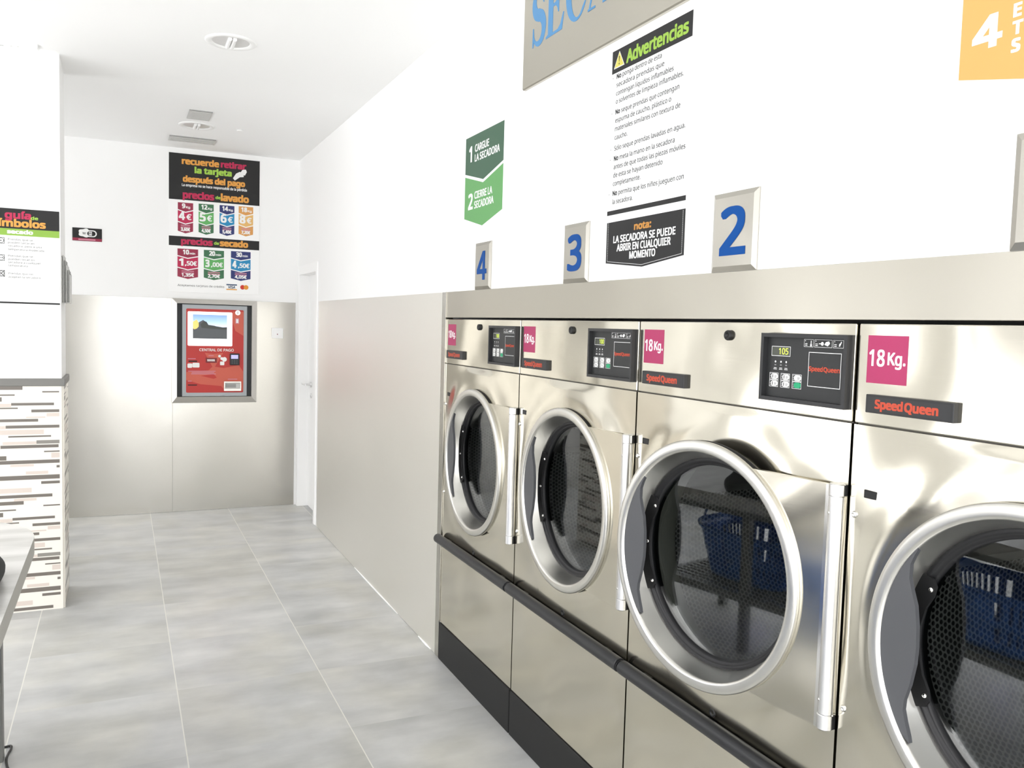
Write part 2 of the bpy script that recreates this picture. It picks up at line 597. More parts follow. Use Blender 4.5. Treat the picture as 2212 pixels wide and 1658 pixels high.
def glyphs(sx):
    if sx in TCACHE:
        return TCACHE[sx]
    cu = bpy.data.curves.new('txt', 'FONT')
    cu.body = sx
    cu.size = 1
    cu.resolution_u = 3
    if FONT:
        cu.font = FONT
    o = bpy.data.objects.new('txt', cu)
    me = bpy.data.meshes.new_from_object(o)
    vs = [tuple(v.co) for v in me.vertices]
    fs = [tuple(p.vertices) for p in me.polygons]
    out = []
    for f in fs:
        a, b, c = vs[f[0]], vs[f[1]], vs[f[2]]
        cr_ = (b[0] - a[0]) * (c[1] - a[1]) - (b[1] - a[1]) * (c[0] - a[0])
        out.append(f if cr_ > 0 else f[::-1])
    bpy.data.objects.remove(o)
    bpy.data.curves.remove(cu)
    bpy.data.meshes.remove(me)
    TCACHE[sx] = (vs, out)
    return TCACHE[sx]


CAPH = max(v[1] for v in glyphs('H')[0])


def text(mb, sx, x, y, h, m, z, w=None, bold=0., align='l', xs=1., shear=0.):
    """one line: baseline at y, capital height h, fitted to width w (if given)"""
    vs, fs = glyphs(sx)
    if not vs:
        return
    k = h / CAPH
    x0, x1 = min(v[0] for v in vs), max(v[0] for v in vs)
    kx = (w / (x1 - x0)) if w else k * xs
    W = (x1 - x0) * kx
    ox = x if align == 'l' else (x - W / 2 if align == 'c' else x - W)
    base = [(ox + (v[0] - x0) * kx + shear * v[1] * k, y + v[1] * k) for v in vs]
    offs = [(0, 0)]
    if bold:
        n = max(1, math.ceil(bold / .0045))
        offs += [(bold * .92 * i / n, bold * .66 * j / n) for i in range(-n, n + 1) for j in range(-n, n + 1) if (i or j)]
    for i, (dx, dy) in enumerate(offs):
        mb.add([(p[0] + dx, p[1] + dy, z - i * (3e-5 if len(offs) < 12 else 1.2e-5)) for p in base], fs, m)


def arc(cx, cy, rx, ry, a0, a1, n=18):
    return [(cx + rx * math.cos(R(a0 + (a1 - a0) * i / n)), cy + ry * math.sin(R(a0 + (a1 - a0) * i / n))) for i in range(n + 1)]


def rrect(x0, x1, y0, y1, r, n=5):
    return arc(x1 - r, y0 + r, r, r, -90, 0, n) + arc(x1 - r, y1 - r, r, r, 0, 90, n) + arc(x0 + r, y1 - r, r, r, 90, 180, n) + arc(x0 + r, y0 + r, r, r, 180, 270, n)


# object bookkeeping ---------------------------------------------------
def tag(o, label, cat, group=None):
    o['label'] = label
    o['category'] = cat
    if group:
        o['group'] = group
    return o


def empty(name, mw, label, cat, group=None):
    o = bpy.data.objects.new(name, None)
    o.empty_display_size = .1
    COL.objects.link(o)
    o.matrix_world = mw
    return tag(o, label, cat, group)


def struct(o, label=None):
    o['kind'] = 'structure'
    if label:
        o['label'] = label
    return o


def copy_tree(o, parent=None):
    c = o.copy()
    COL.objects.link(c)
    if parent is not None:
        c.parent = parent
    for ch in o.children:
        copy_tree(ch, c)
    return c


def right_wall(y, z, off=0.):
    return T(XW - off, y, z) @ RZM @ RX90


def far_wall(x, z, off=0.):
    return T(x, YF - off, z) @ RX90


# ------------------------------------------------------------------ room shell
PITCH = .8165
DL = [3.7495 - i * PITCH for i in range(5)]      # left edges of the dryers along y
b = MB()
b.box(XL - .2, XW + .0, YB - .2, YF, -.1, 0, M_FLOOR)
b.box(XW, XW + 1.2, YB - .2, YF, -.1, 0, M_FLOOR)
struct(b.build('floor'))
b = MB()
b.box(XL - .2, XW + 1.2, YB - .2, YF + .2, ZC, ZC + .1, M_CEIL)
struct(b.build('ceiling'))
# far wall
b = MB()
b.box(XL - .2, XW + 1.2, YF, YF + .15, 0, ZC, M_WHITE)
struct(b.build('wall_far'))
# right wall with the dryer recess and the door opening
DY0, DY1, DZ = 6.625, 7.395, 2.03
b = MB()
W2 = XW + .95
b.box(XW, W2 + .1, DL[0] + .003, DY0, 0, ZC, M_WHITE)
b.box(XW, W2 + .1, DY0, DY1, DZ, ZC, M_WHITE)
b.box(XW, W2 + .1, DY1, YF, 0, ZC, M_WHITE)
b.box(XW, W2 + .1, YB, DL[0] + .003, ZS, ZC, M_WHITE)
b.box(W2, W2 + .1, YB, DL[0] + .003, 0, ZS, M_WHITE)
b.box(XW, W2, YB, DL[4] - .003, 0, ZS, M_WHITE)
struct(b.build('wall_right'))
# left wall with its glazed opening and the added rear opening
b = MB()
y0, y1, z0, z1 = WIN_L
b.box(XL - .15, XL, YB, y0, 0, ZC, M_WHITE)
b.box(XL - .15, XL, y1, FILL_OPEN[0], 0, ZC, M_WHITE)
b.box(XL - .15, XL, FILL_OPEN[1], YF, 0, ZC, M_WHITE)
b.box(XL - .15, XL, y0, y1, 0, z0, M_WHITE)
b.box(XL - .15, XL, y0, y1, z1, ZC, M_WHITE)
b.box(XL - .15, XL, FILL_OPEN[0], FILL_OPEN[1], 0, FILL_OPEN[2], M_WHITE)
b.box(XL - .15, XL, FILL_OPEN[0], FILL_OPEN[1], FILL_OPEN[3], ZC, M_WHITE)
struct(b.build('wall_left'))
b = MB()
x0, x1, z0, z1 = WIN_F
b.box(XL - .15, x0, YB - .15, YB, 0, ZC, M_WHITE)
b.box(x1, XW + 1.2, YB - .15, YB, 0, ZC, M_WHITE)
b.box(x0, x1, YB - .15, YB, 0, z0, M_WHITE)
b.box(x0, x1, YB - .15, YB, z1, ZC, M_WHITE)
struct(b.build('wall_front'))
# window frames
M_FRAME = mat('grey_window_frame', (.20, .20, .20, 1), .45)
b = MB()
y0, y1, z0, z1 = WIN_L
for yy, hw_ in ((y0, .05), (-.45, .05), (1.3, .07), (2.75, .06), (3.62, .07), (4.12, .10), (4.50, .05), (y1, .05)):
    b.box(XL - .11, XL - .01, yy - hw_, yy + hw_, z0, z1, M_FRAME)
b.box(XL - .09, XL - .03, y0, y1, z0, z0 + .06, M_FRAME)
b.box(XL - .09, XL - .03, y0, y1, z1 - .06, z1, M_FRAME)
struct(b.build('window_1'))
b = MB()
x0, x1, z0, z1 = WIN_F
for k in range(4):
    xx = x0 + (x1 - x0) * k / 3
    b.box(xx - .03, xx + .03, YB - .09, YB - .03, z0, z1, M_FRAME)
b.box(x0, x1, YB - .09, YB - .03, z0, z0 + .06, M_FRAME)
b.box(x0, x1, YB - .09, YB - .03, z1 - .06, z1, M_FRAME)
struct(b.build('window_2'))
b = MB()
y0, y1, z0, z1 = FILL_OPEN
for k in range(3):
    yy = y0 + .03 + (y1 - y0 - .06) * k / 2
    b.box(XL - .09, XL - .03, yy - .03, yy + .03, z0, z1, M_FRAME)
b.box(XL - .09, XL - .03, y0, y1, z0, z0 + .06, M_FRAME)
b.box(XL - .09, XL - .03, y0, y1, z1 - .06, z1, M_FRAME)
struct(b.build('added_window_3'))  # frame of the unseen opening added to light the far end

# steel cladding ------------------------------------------------------
b = MB()
b.box(XW - .003, XW, 3.80, 6.565, .002, ZS, M_STEELR, .0008, 1)
struct(b.build('trim_1'), 'satin steel cladding on the wall between door and dryers')
b = MB()
b.box(XW - .005, XW, 3.752, 3.802, .002, ZS, M_STEELP, .001, 1)
b.box(XW - .005, XW + .03, 3.7485, 3.7525, .18, ZS, M_STEELP)
struct(b.build('trim_2'), 'steel corner strip beside the dryers')
b = MB()
b.box(-2.2, .3842, YF - .003, YF, .002, ZS, M_STEELP, .0008, 1)
b.box(.3848, 1.366, YF - .003, YF, .002, ZS, M_STEELP, .0008, 1)
struct(b.build('trim_3'), 'satin steel cladding on the far wall')
b = MB()
b.box(XW - .002, XW + .02, DL[4], 3.7475, 1.634, ZS, M_FASCIA, .0008, 1)
struct(b.build('trim_4'), 'brushed steel fascia above the dryers')
b = MB()
for ya, yb in ((4.41, 5.36), (3.86, 4.05)):
    n = 12
    b.tube([(XW - .005, ya + (yb - ya) * i / n, .003) for i in range(n + 1)], [.002 + .004 * math.sin(math.pi * i / n) * random.uniform(.6, 1) for i in range(n + 1)], M_WHITE, 6)
struct(b.build('trim_5'), 'white sealant along the foot of the steel cladding')

# door in the right wall ---------------------------------------------
door = MB()
REC = .075
door.box(XW + REC, XW + REC + .04, DY0 + .05, DY1 - .05, .012, DZ - .045, M_LEAF, .002, 1)
d1 = struct(door.build('door_1'), 'white interior door at the end of the steel clad wall')
b = MB()
# casing and reveal
b.box(XW - .008, XW + REC + .04, DY0 - .005, DY0 + .05, 0, DZ + .03, M_LEAF, .002, 1)
b.box(XW - .008, XW + REC + .04, DY1 - .05, DY1 + .012, 0, DZ + .03, M_LEAF, .002, 1)
b.box(XW - .008, XW + REC + .04, DY0 + .05, DY1 - .05, DZ - .045, DZ + .03, M_LEAF, .002, 1)
b.build('door_frame', d1)
b = MB()
b.xf = T(XW + REC, 7.19, 1.065) @ RZM @ RX90
b.cyl(.024, 0, .009, M_ALU, 24, .002)
b.cyl(.010, .009, .05, M_ALU, 16)
b.tube([(.0, 0, .05), (-.03, 0, .052), (-.12, 0, .052)], .0095, M_ALU, 12)
b.build('door_handle', d1)
b = MB()
b.xf = T(XW + REC, 7.19, .97) @ RZM @ RX90
b.cyl(.022, 0, .008, M_ALU, 24, .002)
b.box(-.004, .004, -.012, .008, .008, .0085, M_BLACK)
b.build('keyhole_rosette', d1)

# pillar ---------------------------------------------------------------
PX0, PX1, PY0, PY1 = -1.06, -.287, 5.137, 5.535
SZ0, SZ1 = 1.215, 1.255
b = MB()
b.box(PX0, PX1, PY0, PY1, 0, ZC, M_WHITE)
pil = struct(b.build('wall_pillar'), 'square pillar with mosaic tiled base')
M_CREAM = mat('mosaic_cream', (.82, .79, .72, 1), .3)
M_TAUPE = mat('mosaic_taupe', (.17, .15, .13, 1), .3)
M_TAUPE2 = mat('mosaic_grey', (.26, .245, .22, 1), .3)
M_BLUSH = mat('mosaic_blush', (.66, .58, .52, 1), .3)
rows = [(155, 178, 0, 160, 0), (186, 195, 282, 388, 0), (205, 214, 0, 112, 0), (222, 250, 0, 33, 0), (258, 275, 90, 355, 0), (262, 285, 0, 90, 1),
        (287, 295, 0, 130, 0), (300, 318, 213, 388, 0), (322, 345, 308, 388, 1), (345, 352, 180, 300, 1), (358, 376, 0, 255, 0), (397, 416, 55, 388, 0),
        (400, 420, 0, 55, 1), (425, 455, 0, 290, 1), (462, 472, 70, 335, 0), (492, 515, 243, 388, 2), (498, 517, 35, 243, 1), (520, 540, 22, 382, 0),
        (560, 568, 290, 388, 0), (572, 605, 335, 388, 1), (585, 613, 0, 57, 0), (615, 638, 10, 388, 0), (640, 655, 80, 225, 1), (652, 668, 368, 388, 0),
        (685, 705, 175, 315, 1), (710, 738, 0, 388, 0), (750, 768, 270, 388, 0), (788, 818, 0, 210, 1), (830, 850, 0, 340, 0), (853, 870, 100, 240, 1)]


def mosaic(b, width, seed):
    """stack of thin strips on a face; local x = 0 is the corner edge, pattern runs to x = -width"""
    rnd = random.Random(seed)
    b.box(-width, 0, 0, SZ0, 0, .010, M_CREAM)
    mm = [M_TAUPE, M_BLUSH, M_TAUPE2]
    for rep in range(2):
        for ya, yb, xa, xb, kind in rows:
            th = max(.007, (yb - ya) / 1167 * .95)
            zc = SZ0 - ((ya + yb) / 2 - 155) / 1167 - rep * .612
            if zc - th / 2 < .004:
                continue
            xr = -(388 - xb) / 1337 - .012
            xl = -(388 - xa) / 1337 - .012
            if xa == 0:
                xl -= rnd.uniform(.02, .35)
            xl = max(xl, -width + .001)
            if xl < xr:
                b.rect(xl, xr, zc - th / 2, zc + th / 2, .0105, mm[kind])
            x = min(xl, -.315) - rnd.uniform(.02, .2)
            while x > -width + .05:
                x2 = max(-width + .002, x - rnd.uniform(.08, .32))
                b.rect(x2, x, zc - th / 2, zc + th / 2, .0105, mm[kind])
                x = x2 - rnd.uniform(.05, .35)


b = MB()
b.xf = T(PX1, PY0, 0) @ RX90
mosaic(b, PX1 - PX0, 3)
b.xf = T(PX1, PY1, 0) @ Matrix.Rotation(R(90), 4, 'Z') @ RX90
mosaic(b, PY1 - PY0, 5)
b.build('mosaic_tiles', pil)
b = MB()
e_ = .017
b.box(PX0 - e_, PX1 + e_, PY0 - e_, PY1 + e_, SZ0, SZ1, M_SILL, .003, 1)
b.build('sill', pil)

# ------------------------------------------------------------------ dryer
FR = RX90          # plate frame: x right, y up, z out of the front


def fl(x, z, off=0.):
    return T(x, -off, z) @ RX90


DC = Vector((0, 0, 1.016))
HX, HY = .3885, -.012       # hinge axis


def build_dryer():
    root = empty('tumble_dryer', T(XW, DL[2] - PITCH / 2, 0) @ RZM, '', 'dryer', 'stainless steel tumble dryers along the wall')
    # cabinet shell
    b = MB()
    w = .4045
    b.box(-w, -w + .003, .014, .80, .02, 1.616, M_DARK)
    b.box(w - .003, w, .014, .80, .02, 1.616, M_DARK)
    b.box(-w + .003, w - .003, .014, .80, 1.613, 1.616, M_DARK)
    b.box(-w + .003, w - .003, .797, .80, .02, 1.613, M_DARK)
    b.box(-w + .003, w - .003, .014, .80, .0, .02, M_DARK)
    b.build('cabinet', root)
    # upper panel
    b = MB()
    b.box(-.4045, .4045, 0, .022, 1.4208, 1.6265, M_STEEL, .0025, 2)
    b.box(-.402, .402, .008, .012, 1.410, 1.43, M_DARK)
    upn = b.build('upper_panel', root)
    b = MB()
    b.xf = fl(0, 1.5935)
    b.lathe([(0, .004), (.006, .004), (.007, .009), (.0115, .009), (.0130, .006), (.0130, 0)], M_BLACK, 28)
    b.box(-.0015, .0015, -.005, .005, .0035, .0048, M_KICK)
    b.build('lock', upn)
    # front panel with round opening
    b = MB()
    x1, zt, zb = .4045, 1.4178 - 1.016, .180 - 1.016
    angs = sorted(set([2 * math.pi * i / 120 for i in range(120)] + [math.atan2(z, x) % (2 * math.pi) for x in (-x1, x1) for z in (zt, zb)]))
    M = 16
    vs, n = [], len(angs)
    for a in angs:
        ca, sa = math.cos(a), math.sin(a)
        ts = []
        if abs(ca) > 1e-9:
            ts.append(x1 / abs(ca))
        if sa > 1e-9:
            ts.append(zt / sa)
        if sa < -1e-9:
            ts.append(-zb / -sa)
        rm = min(ts)
        for k in range(M + 1):
            r = .287 + (rm - .287) * (k / M) ** 1.3
            d = max(0, r - .338)
            edge = min(1, max(0, (rm - r) / .02))
            h = .0105 * math.exp(-(d / .070) ** 2) * edge
            vs.append((r * ca, 1.016 + r * sa, h))
    fs = []
    for i in range(n):
        j = (i + 1) % n
        for k in range(M):
            fs.append((i * (M + 1) + k, i * (M + 1) + k + 1, j * (M + 1) + k + 1, j * (M + 1) + k))
    b.xf = fl(0, 0)
    b.add(vs, fs, M_STEEL, True)
    # folded edges
    out = [vs[i * (M + 1) + M] for i in range(n)]
    inn = [vs[i * (M + 1)] for i in range(n)]
    b.add(out + [(p[0], p[1], -.022) for p in out], [(i, n + i, n + (i + 1) % n, (i + 1) % n) for i in range(n)], M_STEEL)
    b.add(inn + [(p[0], p[1], -.03) for p in inn], [(i, (i + 1) % n, n + (i + 1) % n, n + i) for i in range(n)], M_STEEL)
    fp_ = b.build('front_panel', root)
    b = MB()
    b.xf = fl(-.351, 1.2785, .0015)
    b.box(-.0165, .0165, -.0085, .0085, -.006, .0015, M_KICK, .001, 1)
    b.rect(-.0135, .0135, -.006, .006, .0016, M_BLACK)
    b.build('strike_slot', fp_)
    for zz in (1.230, .814):
        b = MB()
        b.xf = fl(-.390, zz)
        b.lathe([(0, .0045), (.0025, .0048), (.0028, .006), (.0055, .005), (.0075, .0015), (.0078, -.002)], M_CHROME, 20)
        b.build('screw', fp_)
    b = MB()
    b.xf = fl(.006, .622)
    b.lathe([(0, .004), (.006, .004), (.007, .008), (.0100, .008), (.0115, .005), (.0115, -.004)], M_BLACK, 24)
    b.build('lock', fp_)
    # seal and lip round the opening
    b = MB()
    b.xf = fl(0, 1.016)
    b.lathe([(.286, -.012), (.286, .003), (.294, .006), (.304, .008), (.318, .0085), (.327, .0065), (.330, .002)], M_BLACK, 96)
    se = b.build('opening_seal', root)
    b = MB()
    b.xf = fl(0, 1.016, .004)
    b.lathe([(.330 + .0040 * math.cos(t_) + .003, .0040 * math.sin(t_)) for t_ in [i * math.pi / 4 for i in range(8)]], M_CHROME, 96, True)
    b.build('lip_ring', se)
    # drum
    b = MB()
    b.xf = fl(0, 1.016)
    b.lathe([(.372, -.072), (.372, -.70)], M_DRUM, 72, uvscale=.372)
    b.lathe([(.289, -.071), (.372, -.071)], M_COLLAR, 72)
    b.disc(.372, -.70, M_DRUM, 72, uv=True)
    # baffles
    for k in range(3):
        a = R(35 + 120 * k)
        sv = b.xf
        b.xf = fl(0, 1.016) @ Matrix.Rotation(a, 4, 'Z')
        b.prism([(.372, -.05), (.30, -.012), (.30, .012), (.372, .05)], -.69, -.10, M_CHROME)
        b.xf = sv
    dr = b.build('drum', root)
    b = MB()
    b.xf = fl(0, 1.016)
    b.lathe([(.286, -.010), (.282, -.03), (.281, -.064), (.290, -.070)], M_COLLAR, 96)
    b.build('drum_collar', dr)
    # kick plate and rail
    b = MB()
    b.box(-.4045, .4045, -.006, .014, .0, .177, M_KICK, .002, 1)
    b.build('kick_plate', root)
    b = MB()
    b.xf = T(0, -.026, .592) @ Matrix.Rotation(R(90), 4, 'Y')
    b.cyl(.0215, -.393, .409, M_RAIL, 36, .002)
    b.cyl(.0165, .409, .415, M_BLACK, 24)
    for xx in (-.3, .3):
        b.xf = T(xx, 0, .592)
        b.box(-.02, .02, -.02, .002, -.008, .008, M_RAIL)
    b.build('bumper_rail', root)
    # sticker and nameplate
    b = MB()
    b.xf = fl(-.331, 1.5545)
    b.box(-.0487, .0487, -.0483, .0483, -.0003, .0007, M_MAG)
    st = b.build('capacity_sticker', root)
    b = MB()
    b.xf = fl(-.3795, 1.506)
    text(b, '18', .0055, .0355, .032, M_INK, .0010, w=.037, bold=.0011)
    text(b, 'Kg.', .0515, .039, .024, M_INK, .0010, w=.041, bold=.0010)
    b.build('lettering', st)
    b = MB()
    b.xf = fl(-.267, 1.465)
    b.box(-.101, .101, -.0185, .0185, -.001, .012, M_CTRL, .0012, 1)
    b.outline(-.0965, .0965, -.0155, .0155, .0121, .0005, M_KICK)
    npl = b.build('nameplate', root)
    b = MB()
    b.xf = fl(-.267, 1.465)
    text(b, 'Speed', -.076, -.0078, .0165, M_RED, .0124, w=.065, bold=.0015)
    text(b, 'Queen', -.005, -.0078, .0165, M_RED, .0124, w=.073, bold=.0015)
    b.build('lettering', npl)
    # control panel
    b = MB()
    cx, cz = .2685, 1.524
    hw, hh = .1305, .078
    b.xf = fl(cx, cz)
    o_, i_ = [(-hw, -hh), (hw, -hh), (hw, hh), (-hw, hh)], [(-hw + .009, -hh + .009), (hw - .009, -hh + .009), (hw - .009, hh - .009), (-hw + .009, hh - .009)]
    for k in range(4):
        l = (k + 1) % 4
        A, B_, C_, D_ = o_[k], o_[l], i_[l], i_[k]
        b.add([(A[0], A[1], .019), (B_[0], B_[1], .019), (C_[0], C_[1], .019), (D_[0], D_[1], .019)], [(0, 1, 2, 3)], M_CTRL)
        b.add([(A[0], A[1], -.001), (B_[0], B_[1], -.001), (B_[0], B_[1], .019), (A[0], A[1], .019)], [(0, 1, 2, 3)], M_CTRL)
        b.add([(D_[0], D_[1], .019), (C_[0], C_[1], .019), (C_[0], C_[1], .006), (D_[0], D_[1], .006)], [(0, 1, 2, 3)], M_CTRL)
    b.rect(-hw + .009, hw - .009, -hh + .009, hh - .009, .006, M_CTRLF)
    cp = b.build('control_panel', root)
    S0 = .408 + cx           # s -> local x
    ZL = .0066

    def lx(s_):
        return s_ - S0

    def lz(z_):
        return z_ - cz
    b = MB()
    b.xf = fl(cx, cz)
    b.outline(lx(.570), lx(.631), lz(1.5495), lz(1.5720), ZL, .0010, M_INK)
    b.rect(lx(.571), lx(.630), lz(1.5505), lz(1.5710), ZL, M_LCD)
    text(b, '100', lx(.600), lz(1.5540), .014, M_LCDD, ZL + .0003, w=.026, bold=.0003)
    b.build('display', cp)
    for r_, zz in enumerate((1.5025, 1.4860)):
        for c_, ss in enumerate((.581, .618, .655)):
            b = MB()
            b.xf = fl(cx, cz)
            b.outline(lx(ss) - .0145, lx(ss) + .0145, lz(zz) - .0080, lz(zz) + .0080, ZL, .0009, M_GREYINK if 0 else M_INK)
            g = (r_ == 1 and c_ == 2)
            b.prism(rrect(lx(ss) - .0075, lx(ss) + .0130, lz(zz) - .0062, lz(zz) + .0062, .0055), .006, .0080, M_BTNG if g else M_BTN)
            if not g:
                b.rect(lx(ss) + .003, lx(ss) + .0105, lz(zz) - .0005, lz(zz) + .0012, .00815, M_GREYINK)
                b.rect(lx(ss) + .003, lx(ss) + .0095, lz(zz) - .0032, lz(zz) - .0018, .00815, M_GREYINK)
                if c_ < 2:
                    b.rect(lx(ss) - .0035, lx(ss) - .0012, lz(zz) - .004, lz(zz) + .004, .00815, M_BLACK)
            for k in range(3):
                b.rect(lx(ss) - .0125, lx(ss) - .0095 + .0006 * k, lz(zz) + .004 - k * .0042, lz(zz) + .0048 - k * .0042, ZL, M_INK)
            b.build('button', cp)
    b = MB()
    b.xf = fl(cx, cz)
    for k, ss in enumerate((.584, .602, .619)):
        b.xf = fl(cx + lx(ss), cz + lz(1.5365))
        b.disc(.0024, ZL, M_INK, 12)
        b.xf = fl(cx, cz)
        b.rect(lx(ss) - .003, lx(ss) + .003, lz(1.5275), lz(1.5305), ZL, M_GREYINK)
        b.rect(lx(ss) - .0045, lx(ss) + .0045, lz(1.5215), lz(1.5228), ZL, M_INK)
        b.rect(lx(ss) - .0055, lx(ss) + .0055, lz(1.5185), lz(1.5197), ZL, M_INK)
    b.outline(lx(.688), lx(.782), lz(1.4865), lz(1.5625), ZL, .0013, M_INK)
    for xa, xb in ((.672, .700), (.703, .754), (.757, .786)):
        b.outline(lx(xa), lx(xb), lz(1.5735), lz(1.5905), ZL, .0007, M_INK)
        for k in range(2):
            b.rect(lx(xa) + .003, lx(xa) + .010, lz(1.5765) + k * .0035, lz(1.578) + k * .0035, ZL, M_INK)
        b.rect(lx(xa) + .003, lx(xa) + .005, lz(1.586), lz(1.588), ZL, M_INK)
    # thermometer, coin and hand pictograms
    b.xf = fl(cx + lx(.693), cz + lz(1.5775))
    b.disc(.0028, ZL, M_INK, 12)
    b.rect(-.0012, .0012, 0, .010, ZL, M_INK)
    b.xf = fl(cx + lx(.726), cz + lz(1.5815))
    b.disc(.0042, ZL, M_INK, 14)
    b.rect(-.010, -.004, -.0008, .0008, ZL, M_INK)
    b.poly([(.006, -.002), (.016, -.005), (.022, .001), (.019, .006), (.010, .004)], ZL, M_INK)
    b.xf = fl(cx + lx(.773), cz + lz(1.577))
    b.poly([(0, 0), (.003, 0), (.008, .009), (.006, .011), (.003, .006), (.001, .006)], ZL, M_INK)
    b.build('keypad_markings', cp)
    b = MB()
    b.xf = fl(cx, cz)
    text(b, 'Speed', lx(.6905), lz(1.5212), .0095, M_RED, ZL, w=.040, bold=.0007)
    text(b, 'Queen', lx(.7335), lz(1.5212), .0095, M_RED, ZL, w=.045, bold=.0007)
    b.build('lettering', cp)
    # ---- door, built about the hinge axis
    DM = T(HX, HY, 0)
    inv = DM.inverted()
    ring = inv @ fl(0, 1.016, .005)
    b = MB()
    b.xf = ring
    b.lathe([(.290, .012), (.311, .012), (.3130, .014), (.3138, .020), (.3128, .0255), (.3095, .0285), (.304, .0296), (.292, .0298), (.287, .0285), (.2840, .0245), (.2825, .019), (.264, -.034), (.2615, -.046), (.262, -.056), (.270, -.056), (.284, .004), (.290, .012)], M_RING, 128)
    dob = b.build('door', root, DM)
    # hinge plate: bounded by the ring and the hinge
    b = MB()
    b.xf = inv @ fl(0, 0)
    pts = []
    zt, zb = 1.285 - 1.016, .755 - 1.016
    a0, a1 = math.asin(zt / .309), math.asin(zb / .309)
    for i in range(25):
        a = a1 + (a0 - a1) * i / 24
        pts.append((.309 * math.cos(a), 1.016 + .309 * math.sin(a)))
    pts = [(pts[0][0], .755)] + pts[1:-1] + [(pts[-1][0], 1.285), (.372, 1.285), (.372, .755)]
    b.prism(pts[::-1], .008, .020, M_STEEL)
    b.box(.366, .374, .755, 1.285, .006, .0215, M_CHROME)
    b.build('hinge_plate', dob)
    b = MB()
    b.xf = ring
    b.lathe([(.286, .0118), (.3110, .0118), (.3125, .010), (.3100, .008), (.3125, .006), (.3100, .004), (.3125, .002), (.3125, -.002), (.308, -.005), (.286, -.005)], M_GASK, 96)
    b.build('rear_gasket', dob)
    # gasket and glass
    b = MB()
    b.xf = ring
    b.lathe([(.266, -.030), (.260, -.027), (.2545, -.030), (.252, -.036), (.2500, -.035), (.2470, -.038), (.2455, -.044), (.2455, -.062), (.264, -.062)], M_GASK, 96)
    b.build('gasket', dob)
    b = MB()
    b.xf = ring
    b.disc(.247, -.045, M_GLASS, 72)
    b.disc(.247, -.049, M_GLASS, 72, flip=True)
    b.build('door_glass', dob)
    # handle paddle
    inner = [(-.209, .196), (-.211, .185), (-.218, .172), (-.225, .155), (-.2255, .128), (-.218, .104), (-.209, .080), (-.203, .040), (-.2015, 0), (-.203, -.032), (-.211, -.075), (-.221, -.108), (-.2225, -.128), (-.216, -.150), (-.207, -.174), (-.204, -.186)]
    a_top = math.atan2(.196, -.209)
    a_bot = math.atan2(-.186, -.204) % (2 * math.pi)
    outer = [(.2835 * math.cos(a_bot + (a_top - a_bot) * i / 20), .2835 * math.sin(a_bot + (a_top - a_bot) * i / 20)) for i in range(1, 20)]
    b = MB()
    b.xf = ring
    b.prism(inner[::-1] + [p for p in outer[::-1]], .014, .0235, M_GREYPL)
    b.build('handle', dob)
    # handle bracket with screws
    br = [(-0.257, .158), (-0.250, .165), (-0.245, .150), (-0.233, .132), (-0.213, .126), (-0.204, .112), (-0.208, .092), (-0.223, .066), (-0.233, .030), (-0.235, 0), (-0.233, -.03), (-0.223, -.066), (-0.208, -.092), (-0.204, -.112), (-0.213, -.126), (-0.233, -.132), (-0.245, -.15), (-0.250, -.165), (-0.257, -.158), (-0.261, -.08), (-0.261, 0), (-0.261, .08)]
    b = MB()
    b.xf = ring
    b.prism(br, -.030, -.024, M_BLACK)
    for zz, xx in ((.104, -.214), (0, -.240), (-.104, -.214)):
        b.xf = ring @ T(xx, zz, -.024)
        b.lathe([(0, .004), (.003, .0035), (.005, .001), (.005, 0)], M_CHROME, 14)
    b.build('handle_bracket', dob)
    # hinge
    b = MB()
    b.xf = T(HX, HY - .002, 0)
    b.cyl(.0155, .790, 1.262, M_ALU, 24, .001)
    for za, zb_ in ((1.2625, 1.289), (.756, .7895)):
        b.cyl(.0168, za, zb_, M_ALU, 24, .002)
        b.box(-.012, .016, .002, .016, za + .002, zb_ - .002, M_BLACK)
    b.xf = T(HX, HY, 0)
    b.box(-.0165, -.0135, -.006, .010, .80, 1.25, M_GREYINK)
    hg = b.build('hinge', root)
    for zz in (1.226, .820):
        b = MB()
        b.xf = fl(HX - .006, zz, .0275)
        b.lathe([(0, .002), (.003, .0016), (.0042, -.003)], M_CHROME, 14)
        b.build('screw', hg)
    return root


D3 = build_dryer()
dryers = [None] * 4
dryers[2] = D3
for i in (0, 1, 3):
    c = copy_tree(D3)
    c.matrix_world = T(XW, DL[i] - PITCH / 2, 0) @ RZM
    dryers[i] = c
for i, lb in enumerate((
        'stainless steel dryer ending the row beside the steel clad wall, under plate 4',
        'stainless steel dryer under number plate 3 with its round door shut',
        'stainless steel dryer under number plate 2 with its round door slightly ajar',
        'stainless steel dryer cut by the picture edge, shut round door, no keypad in view')):
    tag(dryers[i], lb, 'dryer', 'stainless steel tumble dryers along the wall')


def child(o, name):
    for c in o.children:
        if c.name.split('.')[0] == name:
            return c


child(D3, 'door').rotation_euler = (0, 0, R(7))
# the ajar dryer shows another number
dsp = child(child(D3, 'control_panel'), 'display')
b = MB()
b.xf = fl(.2685, 1.524)
lx = lambda s_: s_ - .6765
lz = lambda z_: z_ - 1.524
b.outline(lx(.570), lx(.631), lz(1.5495), lz(1.5720), .0066, .0010, M_INK)
b.rect(lx(.571), lx(.630), lz(1.5505), lz(1.5710), .0066, M_LCD)
text(b, '105', lx(.594), lz(1.5540), .014, M_LCDD, .0069, w=.030, bold=.0003)
tmp = b.build('display')
dsp.data = tmp.data
bpy.data.objects.remove(tmp)

